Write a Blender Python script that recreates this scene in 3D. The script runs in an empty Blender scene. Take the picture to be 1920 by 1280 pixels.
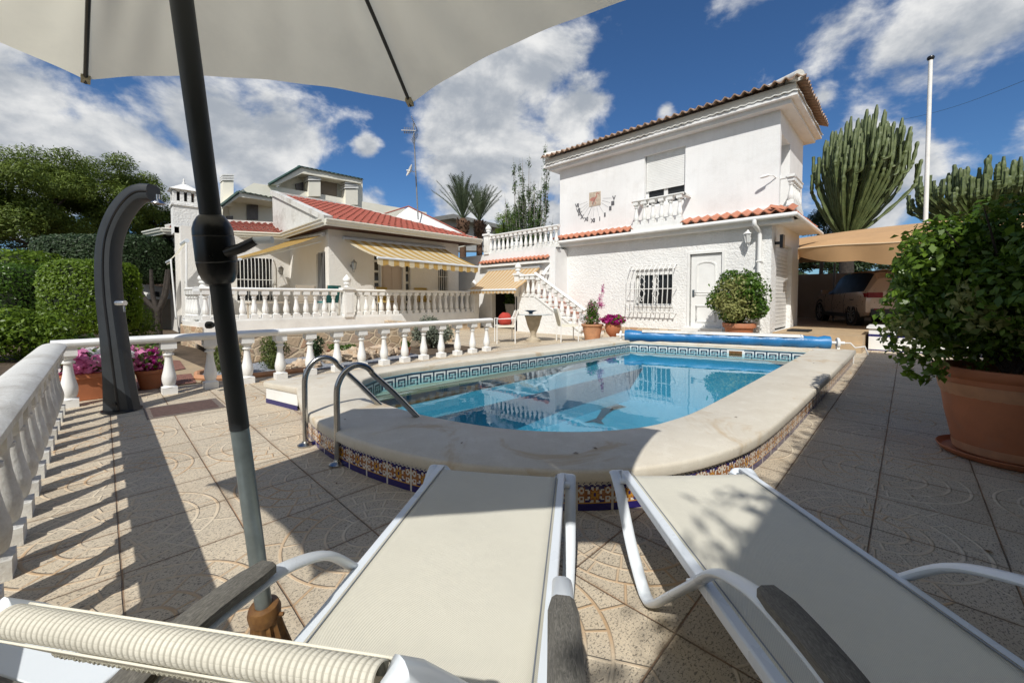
import bpy, bmesh, math, random
import numpy as np
from mathutils import Vector, Matrix
random.seed(7); rng = np.random.default_rng(7)
sc = bpy.context.scene; COL = sc.collection
R = math.radians; PI = math.pi
# ---------------------------------------------------------------- survey of the place (camera geometry -> real positions)
F = 755.0; PY0 = 585.0; PX0 = 960.0; H = 1.2
yaw = R(44.5); pt = math.atan(27/755)
FW = Vector((math.cos(yaw)*math.cos(pt), math.sin(yaw)*math.cos(pt), -math.sin(pt)))
RT = Vector((math.sin(yaw), -math.cos(yaw), 0)); UP = RT.cross(FW)
def ray(x, y): return FW + RT*((x-PX0)/F) + UP*((PY0-y)/F)
def onz(x, y, z): r = ray(x, y); return Vector((0,0,H)) + r*((z-H)/r.z)
def onx(x, y, X): r = ray(x, y); return Vector((0,0,H)) + r*(X/r.x)
def ony(x, y, Y): r = ray(x, y); return Vector((0,0,H)) + r*(Y/r.y)
def ond(x, y, d):
    r = ray(x, y); h = r.x*math.cos(yaw)+r.y*math.sin(yaw); return Vector((0,0,H)) + r*(d/h)
def W(lat, d, z=0.0): return Vector((math.cos(yaw)*d+math.sin(yaw)*lat, math.sin(yaw)*d-math.cos(yaw)*lat, z))
# ---------------------------------------------------------------- materials
MATS = {}
class NT:
    def __init__(s, m): s.t = m.node_tree; s.n = s.t.nodes; s.l = s.t.links
    def new(s, typ, **kw):
        n = s.n.new(typ)
        for k, v in kw.items(): setattr(n, k, v)
        return n
    def put(s, sock, v):
        if hasattr(v, 'is_output') or isinstance(v, bpy.types.NodeSocket): s.l.new(v, sock)
        elif v is not None:
            if isinstance(v, (tuple, list)) and len(v) == 3 and sock.type == 'RGBA': v = (*v, 1)
            sock.default_value = v
    def math(s, op, a, b=None, c=None, clamp=False):
        n = s.new('ShaderNodeMath', operation=op); n.use_clamp = clamp
        s.put(n.inputs[0], a); s.put(n.inputs[1], b)
        if c is not None: s.put(n.inputs[2], c)
        return n.outputs[0]
    def vmath(s, op, a, b=None):
        n = s.new('ShaderNodeVectorMath', operation=op); s.put(n.inputs[0], a)
        if b is not None: s.put(n.inputs[1], b)
        return n
    def noise(s, vec, scale, detail=3, rough=.5, dist=0):
        n = s.new('ShaderNodeTexNoise'); s.put(n.inputs['Vector'], vec); n.inputs['Scale'].default_value = scale
        n.inputs['Detail'].default_value = detail; n.inputs['Roughness'].default_value = rough; n.inputs['Distortion'].default_value = dist
        return n.outputs['Fac']
    def ramp(s, f, stops, interp='LINEAR'):
        n = s.new('ShaderNodeValToRGB'); n.color_ramp.interpolation = interp; s.put(n.inputs[0], f); e = n.color_ramp.elements
        while len(e) < len(stops): e.new(.5)
        for i, (p, c) in enumerate(stops): e[i].position = p; e[i].color = (c, c, c, 1) if isinstance(c, (int, float)) else (*c, 1)
        return n.outputs[0]
    def mix(s, f, a, b, mode='MIX'):
        n = s.new('ShaderNodeMix', data_type='RGBA', blend_type=mode); s.put(n.inputs[0], f); s.put(n.inputs[6], a); s.put(n.inputs[7], b)
        return n.outputs[2]
    def bump(s, h, strength=.3, dist=.01, normal=None):
        n = s.new('ShaderNodeBump'); n.inputs['Strength'].default_value = strength; n.inputs['Distance'].default_value = dist
        s.put(n.inputs['Height'], h)
        if normal is not None: s.put(n.inputs['Normal'], normal)
        return n.outputs[0]
    def smooth(s, v, a, b):
        n = s.new('ShaderNodeMapRange', interpolation_type='SMOOTHSTEP'); s.put(n.inputs[0], v); n.inputs[1].default_value = a; n.inputs[2].default_value = b
        return n.outputs[0]
def newmat(name):
    m = bpy.data.materials.new(name); m.use_nodes = True; k = NT(m); k.b = k.n['Principled BSDF']; k.m = m; MATS[name] = m
    return k
def pos(k): return k.new('ShaderNodeNewGeometry').outputs['Position']
def scl(c, f): return tuple(min(1, x*f) for x in c)
def M(name, col, rough=.6, var=.15, vs=3., bump=0., bs=30., bd=.01, metal=0., spec=.5, coat=0., fine=None, dirt=0., streak=0.):
    k = newmat(name); p = pos(k)
    n = k.noise(p, vs, 5, .6); c = k.mix(k.ramp(n, [(.3, 0.), (.7, 1.)]), scl(col, 1-var), scl(col, 1+var))
    if fine: c = k.mix(k.ramp(k.noise(p, fine[0], 3, .7), [(.35, 0.), (.65, 1.)]), c, fine[1])
    if dirt:
        d = k.math('MULTIPLY', k.ramp(k.noise(p, 1.3, 6, .75), [(.5, 0.), (.72, 1.)]), dirt); c = k.mix(d, c, (.25, .21, .16))
    if streak:
        mp = k.new('ShaderNodeMapping'); k.l.new(p, mp.inputs[0]); mp.inputs['Scale'].default_value = (5, 5, .35)
        c = k.mix(k.math('MULTIPLY', k.ramp(k.noise(mp.outputs[0], 1.6, 6, .75), [(.48, 0.), (.78, 1.)]), streak), c, (.34, .31, .26))
    k.put(k.b.inputs['Base Color'], c); k.b.inputs['Roughness'].default_value = rough; k.b.inputs['Metallic'].default_value = metal
    k.b.inputs['Specular IOR Level'].default_value = spec; k.b.inputs['Coat Weight'].default_value = coat
    k.put(k.b.inputs['Roughness'], k.math('ADD', k.math('MULTIPLY', k.noise(p, vs*4, 3), .2), rough-.1))
    if bump: k.put(k.b.inputs['Normal'], k.bump(k.noise(p, bs, 5, .6), bump, bd))
    return k.m
def leafmat(name, c1, c2, rough=.4, trans=.35, sc_=1.2):
    k = newmat(name); g = k.new('ShaderNodeNewGeometry'); n = k.noise(g.outputs['Position'], sc_, 3)
    f = k.math('ADD', k.math('MULTIPLY', g.outputs['Random Per Island'], .6), k.math('MULTIPLY', n, .5), clamp=True)
    c = k.mix(f, c1, c2); k.put(k.b.inputs['Base Color'], c); k.b.inputs['Roughness'].default_value = rough; k.b.inputs['Specular IOR Level'].default_value = .35
    t = k.new('ShaderNodeBsdfTranslucent'); k.put(t.inputs[0], k.mix(.5, c, scl(c2, 1.6))); mx = k.new('ShaderNodeMixShader'); mx.inputs[0].default_value = trans
    k.l.new(k.b.outputs[0], mx.inputs[1]); k.l.new(t.outputs[0], mx.inputs[2]); k.l.new(mx.outputs[0], k.n['Material Output'].inputs[0])
    return k.m
white = M('white_paint', (.79, .79, .77), .5, .05, 3, .25, 60, .004, dirt=.2)
white_old = M('weathered_white', (.70, .70, .67), .6, .10, 4, .5, 70, .006, dirt=.75, fine=(26, (.62, .61, .57)))
stucco = M('rough_stucco', (.79, .79, .775), .8, .05, 1.5, .8, 16, .04, dirt=.10, streak=.13)
stucco_s = M('smooth_stucco', (.79, .79, .785), .8, .05, .8, .35, 30, .012, dirt=.14, streak=.10)
cream = M('cream_render', (.84, .81, .70), .8, .05, .7, .3, 20, .01)
grey_render = M('grey_render', (.42, .43, .43), .8, .08, .7, .3, 20, .01)
redtile = M('red_roof_tile', (.33, .075, .045), .65, .35, 4, .5, 40, .01, fine=(60, (.30, .09, .06)))
orangetile = M('orange_clay_tile', (.48, .16, .08), .6, .25, 6, .4, 40, .01, fine=(30, (.42, .19, .12)))
oldtile = M('weathered_clay_tile', (.34, .20, .13), .8, .35, 5, .5, 40, .01, fine=(22, (.42, .32, .24)))
greentile = M('green_glazed_tile', (.03, .075, .06), .35, .4, 4, .3, 40, .01)
terracotta = M('terracotta', (.42, .15, .065), .7, .14, 5, .3, 60, .004, dirt=.35)
terra_pale = M('pale_terracotta', (.5, .25, .13), .8, .2, 6, .3, 60, .004, dirt=.5)
dark = M('dark_interior', (.012, .011, .010), .8, .2)
glass_dark = M('dark_window_glass', (.02, .022, .024), .12, .2, 1, spec=.45)
charcoal = M('charcoal_plastic', (.022, .026, .03), .5, .15, 8, .25, 220, .001)
blackp = M('black_plastic', (.008, .008, .009), .32, .2, 8)
alu = M('white_aluminium', (.70, .75, .80), .3, .03, 2, 0.)
steel = M('brushed_steel', (.42, .42, .41), .22, .1, 6, .05, 200, .001, metal=1)
chrome = M('chrome', (.55, .55, .55), .25, .05, 6, metal=1)
gutterm = M('cream_gutter', (.70, .69, .62), .3, .04, 3)
brownw = M('dark_brown_timber', (.07, .022, .012), .6, .3, 8)
castiron = M('bronze_painted_base', (.11, .05, .018), .42, .4, 14, .4, 60, .004, fine=(25, (.2, .10, .03)))
bark = M('grey_bark', (.038, .030, .024), .9, .4, 10, .9, 30, .03)
barkp = M('palm_bark', (.11, .06, .035), .9, .4, 14, .9, 22, .05)
soil = M('garden_soil', (.10, .07, .045), .95, .4, 6, .9, 40, .03)
sandst = M('sandstone_paving', (.40, .29, .17), .85, .2, 2.2, .5, 30, .01, fine=(14, (.34, .27, .18)))
bluecov = M('blue_cover', (.02, .17, .40), .4, .2, 3, .3, 14, .02)
navy = M('navy_stripe', (.02, .018, .12), .3, .1)
canvas = M('sand_canvas', (.47, .29, .145), .85, .08, 2, .25, 50, .004)
gravelm = M('grey_gravel', (.24, .26, .29), .9, .45, 40, 1., 70, .03, fine=(60, (.42, .44, .48)))
redmulch = M('red_gravel', (.26, .12, .09), .9, .4, 40, .9, 60, .03)
rockm = M('pitted_limestone', (.50, .36, .24), .9, .3, 8, .9, 16, .05, fine=(14, (.6, .5, .38)))
carpaint = M('beige_metallic_paint', (.56, .43, .34), .3, .02, 3, metal=.3, coat=.8)
carglass = M('tinted_car_glass', (.008, .008, .009), .45, .1, 1, spec=.12)
tyre = M('tyre_rubber', (.012, .012, .013), .8, .2)
redlamp = M('red_lamp_lens', (.22, .004, .008), .15, .2)
redcloth = M('red_cushion', (.42, .045, .03), .85, .15, 5)
tealc = M('teal_fabric', (.03, .2, .2), .8, .15)
beigec = M('beige_fabric', (.5, .43, .34), .9, .1)
yellowc = M('ochre_fabric', (.35, .24, .06), .9, .15)
pinkp = M('pink_inlay', (.45, .2, .16), .7, .1)
darkgrey = M('dark_grey_lettering', (.12, .12, .13), .7, .2)
greyiron = M('grey_iron', (.3, .3, .3), .5, .1, 6, metal=.6)
wallgrey = M('grey_garden_wall', (.25, .23, .20), .9, .12, 1.5, .4, 30, .01)
tanwall = M('tan_carport_wall', (.36, .29, .23), .9, .1, 1.5, .3, 30, .01)
floor_t = M('carport_floor_tile', (.46, .34, .21), .6, .12, 3)
L_dark = leafmat('dark_glossy_leaf', (.018, .055, .006), (.17, .27, .03), .34, .28)
L_mid = leafmat('mid_green_leaf', (.02, .06, .008), (.11, .20, .025), .35, .3)
L_bright = leafmat('bright_hedge_leaf', (.045, .10, .008), (.19, .28, .03), .4, .35)
L_yel = leafmat('pale_variegated_leaf', (.16, .20, .05), (.42, .42, .17), .5, .35)
L_pine = leafmat('pine_needles', (.032, .068, .010), (.18, .235, .035), .6, .2, .5)
L_olive = leafmat('grey_green_leaf', (.035, .055, .03), (.11, .14, .08), .55, .25)
L_topi = leafmat('topiary_leaf', (.012, .03, .012), (.05, .085, .03), .5, .2)
L_grey = leafmat('silver_green_leaf', (.10, .12, .09), (.24, .27, .20), .6, .2)
L_palm = leafmat('palm_frond_leaf', (.06, .09, .05), (.17, .21, .12), .45, .2)
L_cact = M('cactus_skin', (.12, .15, .05), .55, .35, 3, .4, 30, .01, fine=(9, (.065, .095, .03)))
P_mag = leafmat('magenta_petal', (.22, .004, .10), (.5, .02, .25), .6, .4)
P_pink = leafmat('pink_petal', (.5, .09, .28), (.75, .3, .5), .6, .4)
P_white = leafmat('white_petal', (.7, .68, .68), (.85, .85, .85), .6, .4)
# ground: stamped concrete tiles, shell arcs in every tile, black and grey flecks
def ground_mat():
    k = newmat('stamped_concrete_tiles'); p = pos(k); s = k.new('ShaderNodeSeparateXYZ'); k.l.new(p, s.inputs[0])
    T = .46
    nx = k.math('MULTIPLY', k.math('SUBTRACT', k.noise(p, 3.5, 2), .5), .012)
    tx = k.math('ADD', k.math('DIVIDE', k.math('SUBTRACT', s.outputs[0], .03), T), nx); ty = k.math('ADD', k.math('DIVIDE', k.math('SUBTRACT', s.outputs[1], .105), T), nx)
    fx = k.math('FRACT', tx); fy = k.math('FRACT', ty); cx = k.math('FLOOR', tx); cy = k.math('FLOOR', ty)
    c = k.new('ShaderNodeCombineXYZ'); k.l.new(cx, c.inputs[0]); k.l.new(cy, c.inputs[1])
    wn = k.new('ShaderNodeTexWhiteNoise', noise_dimensions='3D'); k.l.new(c.outputs[0], wn.inputs[0])
    # tiles laid turned in alternating rows so the arcs meet as fans
    par = k.math('MODULO', k.math('ABSOLUTE', cx), 2.); parY = k.math('MODULO', k.math('ABSOLUTE', cy), 2.)
    u = k.math('ABSOLUTE', k.math('SUBTRACT', fx, par)); v = k.math('ABSOLUTE', k.math('SUBTRACT', fy, parY))
    rad = k.math('SQRT', k.math('ADD', k.math('MULTIPLY', u, u), k.math('MULTIPLY', v, v)))
    ang = k.math('ARCTAN2', v, u)
    def line(val, at, w): return k.math('SUBTRACT', 1., k.smooth(k.math('ABSOLUTE', k.math('SUBTRACT', val, at)), w*.35, w), clamp=True)
    L = None
    for a in (.30, .48, .70, .90):
        l = line(rad, a, .022); L = l if L is None else k.math('MAXIMUM', L, l)
    def spokes(n, r0, r1, ph):
        t = k.math('FRACT', k.math('ADD', k.math('MULTIPLY', ang, n/(PI/2)), ph)); d = k.math('MULTIPLY', k.math('ABSOLUTE', k.math('SUBTRACT', t, .5)), k.math('MULTIPLY', rad, PI/2/n))
        l = k.math('SUBTRACT', 1., k.smooth(d, .006, .018), clamp=True)
        return k.math('MULTIPLY', l, k.math('MULTIPLY', k.math('GREATER_THAN', rad, r0), k.math('LESS_THAN', rad, r1)))
    L = k.math('MAXIMUM', L, spokes(3, .30, .48, .0)); L = k.math('MAXIMUM', L, spokes(4, .48, .70, .3)); L = k.math('MAXIMUM', L, spokes(5, .70, .90, .1)); L = k.math('MAXIMUM', L, spokes(3, .90, 1.5, .5))
    broken = k.smooth(k.noise(p, 7, 3), .22, .40); L = k.math('MULTIPLY', L, broken)
    ex = k.math('MINIMUM', fx, k.math('SUBTRACT', 1., fx)); ey = k.math('MINIMUM', fy, k.math('SUBTRACT', 1., fy)); e = k.math('MINIMUM', ex, ey)
    G = k.math('SUBTRACT', 1., k.smooth(e, .003, .011), clamp=True)
    base = k.mix(wn.outputs['Value'], (.46, .375, .26), (.68, .57, .415)); base = k.mix(k.ramp(k.noise(p, 2.2, 5, .6), [(.3, 0.), (.75, 1.)]), base, (.53, .46, .355))
    base = k.mix(k.math('MULTIPLY', k.noise(p, 55, 3, .8), .5), base, (.60, .53, .42))
    st = k.new('ShaderNodeMapping'); k.l.new(p, st.inputs[0]); st.inputs['Scale'].default_value = (1, 1.9, 1); st.inputs['Rotation'].default_value = (0, 0, .6)
    f1 = k.ramp(k.noise(st.outputs[0], 75, 2, .6, .6), [(.575, 0.), (.61, 1.)]); f2 = k.ramp(k.noise(p, 120, 2, .6), [(.58, 0.), (.62, 1.)])
    notL = k.math('SUBTRACT', 1., L); base = k.mix(k.math('MULTIPLY', k.math('MULTIPLY', f1, notL), .68), base, (.07, .062, .055)); base = k.mix(k.math('MULTIPLY', k.math('MULTIPLY', f2, notL), .5), base, (.2, .18, .17))
    base = k.mix(k.math('MULTIPLY', L, .9), base, k.mix(k.ramp(k.noise(p, 1.1, 3), [(.38, 0.), (.56, 1.)]), (.50, .32, .17), (.68, .59, .45)))
    base = k.mix(k.math('MULTIPLY', G, .8), base, k.mix(k.ramp(k.noise(p, 3, 3), [(.4, 0.), (.6, 1.)]), (.30, .15, .07), (.10, .07, .05)))
    base = k.mix(k.math('MULTIPLY', k.math('SUBTRACT', 1., k.smooth(e, .0, .07), clamp=True), k.math('MULTIPLY', k.ramp(k.noise(p, 5, 5, .7), [(.42, 0.), (.62, 1.)]), .5)), base, (.27, .19, .12))
    stain = k.ramp(k.noise(p, .9, 6, .7), [(.52, 0.), (.75, 1.)]); base = k.mix(k.math('MULTIPLY', stain, .25), base, (.28, .2, .12))
    k.put(k.b.inputs['Base Color'], base); k.b.inputs['Roughness'].default_value = .75; k.b.inputs['Specular IOR Level'].default_value = .3
    hgt = k.math('SUBTRACT', k.math('ADD', k.math('MULTIPLY', L, 1.), k.math('MULTIPLY', k.noise(p, 90, 4, .7), .5)), k.math('MULTIPLY', G, 2.))
    k.put(k.b.inputs['Normal'], k.bump(hgt, .8, .006)); return k.m
groundm = ground_mat()
def coping_mat():
    k = newmat('coping_stone'); p = pos(k)
    c = k.mix(k.ramp(k.noise(p, 2.4, 7, .65), [(.3, 0.), (.7, 1.)]), (.57, .515, .42), (.66, .615, .52)); c = k.mix(k.math('MULTIPLY', k.ramp(k.noise(p, 9, 6, .7), [(.5, 0.), (.7, 1.)]), .5), c, (.73, .69, .60))
    c = k.mix(k.math('MULTIPLY', k.ramp(k.noise(p, 1.1, 5, .7, 1.5), [(.56, 0.), (.66, 1.)]), .6), c, (.47, .33, .17))
    c = k.mix(k.math('MULTIPLY', k.ramp(k.noise(p, 110, 2, .7), [(.6, 0.), (.7, 1.)]), .3), c, (.3, .26, .2))
    s = k.new('ShaderNodeSeparateXYZ'); k.l.new(p, s.inputs[0])
    k.put(k.b.inputs['Base Color'], c); k.b.inputs['Roughness'].default_value = .7
    k.put(k.b.inputs['Normal'], k.bump(k.math('ADD', k.noise(p, 60, 5, .7), k.math('MULTIPLY', k.noise(p, 6, 3), 1.5)), .35, .006)); return k.m
copingm = coping_mat()
def stone_mat():
    k = newmat('crazy_stone_cladding'); p = pos(k)
    mp = k.new('ShaderNodeMapping'); k.l.new(p, mp.inputs[0]); mp.inputs['Scale'].default_value = (3.6, 3.6, 4.6)
    v = k.new('ShaderNodeTexVoronoi', feature='DISTANCE_TO_EDGE'); k.l.new(mp.outputs[0], v.inputs['Vector']); v.inputs['Scale'].default_value = 1.
    v2 = k.new('ShaderNodeTexVoronoi'); k.l.new(mp.outputs[0], v2.inputs['Vector']); v2.inputs['Scale'].default_value = 1.
    hs = k.new('ShaderNodeSeparateXYZ'); k.l.new(v2.outputs['Color'], hs.inputs[0])
    c = k.ramp(hs.outputs[0], [(0., (.42, .22, .12)), (.35, (.36, .33, .28)), (.6, (.5, .36, .22)), (1., (.30, .29, .27))]); c = k.mix(k.math('MULTIPLY', k.noise(p, 14, 5, .7), .7), c, (.48, .36, .24))
    e = k.math('SUBTRACT', 1., k.smooth(v.outputs['Distance'], .03, .08), clamp=True); c = k.mix(e, c, (.60, .48, .33))
    k.put(k.b.inputs['Base Color'], c); k.b.inputs['Roughness'].default_value = .85; k.put(k.b.inputs['Normal'], k.bump(k.math('ADD', k.math('MULTIPLY', e, -1.), k.noise(p, 20, 4)), .6, .02)); return k.m
stonem = stone_mat()
def wood_mat():
    k = newmat('weathered_teak'); tc = k.new('ShaderNodeTexCoord'); mp = k.new('ShaderNodeMapping'); k.l.new(tc.outputs['UV'], mp.inputs[0]); mp.inputs['Scale'].default_value = (4., 22., 1)
    n = k.noise(mp.outputs[0], 1.6, 6, .7, 1.8); c = k.ramp(n, [(.3, (.04, .04, .04)), (.5, (.125, .12, .11)), (.68, (.26, .245, .22))]); c = k.mix(k.math('MULTIPLY', k.noise(mp.outputs[0], .5, 2), .4), c, (.13, .12, .09))
    k.put(k.b.inputs['Base Color'], c); k.b.inputs['Roughness'].default_value = .8; k.put(k.b.inputs['Normal'], k.bump(n, .5, .003)); return k.m
woodm = wood_mat()
def cloth_mat(name, col, scale, trans=.3, bmp=.4, rough=.8, con=1., vs=1.):
    k = newmat(name); tc = k.new('ShaderNodeTexCoord'); w = []
    sp = k.new('ShaderNodeSeparateXYZ'); k.l.new(tc.outputs['UV'], sp.inputs[0])
    a = k.math('SINE', k.math('MULTIPLY', sp.outputs[0], scale)); b = k.math('SINE', k.math('MULTIPLY', sp.outputs[1], scale*vs)); h = k.math('MULTIPLY', a, b)
    p = pos(k); c = k.mix(k.math('ADD', k.math('MULTIPLY', h, .5), .5), scl(col, 1-.24*con), scl(col, 1+.08*con)); c = k.mix(k.math('MULTIPLY', k.ramp(k.noise(p, 2.5, 5, .7), [(.45, 0.), (.7, 1.)]), .45), c, scl(col, .80))
    k.put(k.b.inputs['Base Color'], c); k.b.inputs['Roughness'].default_value = rough; k.b.inputs['Specular IOR Level'].default_value = .25; k.put(k.b.inputs['Normal'], k.bump(h, bmp, .002, k.bump(k.noise(p, 5, 3, .55), .25, .02)))
    t = k.new('ShaderNodeBsdfTranslucent'); k.put(t.inputs[0], c); mx = k.new('ShaderNodeMixShader'); mx.inputs[0].default_value = trans
    k.l.new(k.b.outputs[0], mx.inputs[1]); k.l.new(t.outputs[0], mx.inputs[2]); k.l.new(mx.outputs[0], k.n['Material Output'].inputs[0]); return k.m
slingm = cloth_mat('sling_mesh_fabric', (.84, .81, .69), 820, .04, .5, .8, 1.1, 2.)
def roll_mat():
    k = newmat('ribbed_sling_edge'); tc = k.new('ShaderNodeTexCoord'); sp = k.new('ShaderNodeSeparateXYZ'); k.l.new(tc.outputs['UV'], sp.inputs[0])
    a = k.math('ABSOLUTE', k.math('SINE', k.math('MULTIPLY', sp.outputs[0], PI/.01))); b = k.math('ABSOLUTE', k.math('SINE', k.math('MULTIPLY', sp.outputs[1], PI/.0062)))
    g_ = k.ramp(k.noise(pos(k), 9, 4, .6), [(.35, .55), (.65, 1.)]); h = k.math('MULTIPLY', k.smooth(a, .02, .6), k.math('ADD', .8, k.math('MULTIPLY', k.smooth(b, .0, .4), .2))); c = k.mix(k.math('MULTIPLY', h, g_), (.42, .40, .335), (.70, .675, .585)); k.put(k.b.inputs['Base Color'], c); k.b.inputs['Roughness'].default_value = .7; k.put(k.b.inputs['Normal'], k.bump(h, .7, .0015)); return k.m
rollm0 = roll_mat()
rollm = cloth_mat('woven_roll_fabric', (.66, .635, .53), 2400, .05, .25)
canopym = cloth_mat('cream_canopy_fabric', (.86, .82, .68), 2600, .56, .0, .9, .15)
def stripe_mat(name, c1, c2, n, edge=0.):
    k = newmat(name); tc = k.new('ShaderNodeTexCoord'); sp = k.new('ShaderNodeSeparateXYZ'); k.l.new(tc.outputs['UV'], sp.inputs[0])
    f = k.math('FRACT', k.math('MULTIPLY', sp.outputs[0], n)); st = k.math('GREATER_THAN', f, .5); f2 = k.math('FRACT', k.math('MULTIPLY', sp.outputs[0], n*4)); st2 = k.math('MULTIPLY', k.math('GREATER_THAN', f2, .6), .35)
    c = k.mix(k.math('ADD', st, k.math('MULTIPLY', st2, -.3), clamp=True), c1, c2); c = k.mix(k.math('MULTIPLY', k.noise(pos(k), 3, 4), .3), c, scl(c2, .9))
    k.put(k.b.inputs['Base Color'], c); k.b.inputs['Roughness'].default_value = .9
    t = k.new('ShaderNodeBsdfTranslucent'); k.put(t.inputs[0], c); mx = k.new('ShaderNodeMixShader'); mx.inputs[0].default_value = .35
    k.l.new(k.b.outputs[0], mx.inputs[1]); k.l.new(t.outputs[0], mx.inputs[2]); k.l.new(mx.outputs[0], k.n['Material Output'].inputs[0]); return k.m
stripeA = stripe_mat('yellow_striped_awning_cloth', (.74, .68, .52), (.56, .36, .10), 11)
stripeB = stripe_mat('orange_striped_awning_cloth', (.76, .66, .50), (.66, .43, .20), 14)
ochre_cl = stripe_mat('plain_ochre_awning_cloth', (.42, .27, .08), (.46, .30, .09), 5)
def water_mat():
    k = newmat('pool_water'); k.n.remove(k.b); p = pos(k)
    mp = k.new('ShaderNodeMapping'); k.l.new(p, mp.inputs[0]); mp.inputs['Scale'].default_value = (1., 1.7, 1); mp.inputs['Rotation'].default_value = (0, 0, .5)
    h = k.math('ADD', k.noise(mp.outputs[0], 1.6, 2, .5, .4), k.math('MULTIPLY', k.noise(mp.outputs[0], 6, 2), .10)); nb = k.bump(h, .10, .02)
    fr = k.new('ShaderNodeFresnel'); fr.inputs[0].default_value = 1.31; k.l.new(nb, fr.inputs['Normal'])
    gl = k.new('ShaderNodeBsdfGlossy'); gl.inputs['Roughness'].default_value = .005; gl.inputs[0].default_value = (.84, .94, 1, 1); k.l.new(nb, gl.inputs['Normal'])
    tr = k.new('ShaderNodeBsdfTransparent'); tr.inputs[0].default_value = (.62, .90, .96, 1)
    mx = k.new('ShaderNodeMixShader'); k.l.new(fr.outputs[0], mx.inputs[0]); k.l.new(tr.outputs[0], mx.inputs[1]); k.l.new(gl.outputs[0], mx.inputs[2]); k.l.new(mx.outputs[0], k.n['Material Output'].inputs[0]); return k.m
waterm = water_mat()
def basin_mat():
    k = newmat('blue_pool_mosaic'); p = pos(k); c = k.mix(k.ramp(k.noise(p, 45, 2, .9), [(.35, 0.), (.65, 1.)]), (.085, .31, .45), (.16, .43, .56))
    k.put(k.b.inputs['Base Color'], c); k.b.inputs['Roughness'].default_value = .3; return k.m
basinm = basin_mat()
mosd = M('dark_mosaic', (.03, .055, .09), .3, .4, 60); mosw = M('white_mosaic', (.66, .70, .70), .3, .12, 60); mosg = M('pale_blue_mosaic', (.22, .42, .5), .3, .15, 60)
az_b = M('azulejo_navy', (.022, .016, .12), .15, .1, 30); az_w = M('azulejo_white', (.66, .62, .55), .2, .06, 20); az_o = M('azulejo_brown', (.30, .115, .035), .2, .25, 30); az_y = M('azulejo_ochre', (.52, .26, .04), .2, .15, 30); grout = M('white_grout', (.6, .55, .48), .8, .1, 20)
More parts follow.
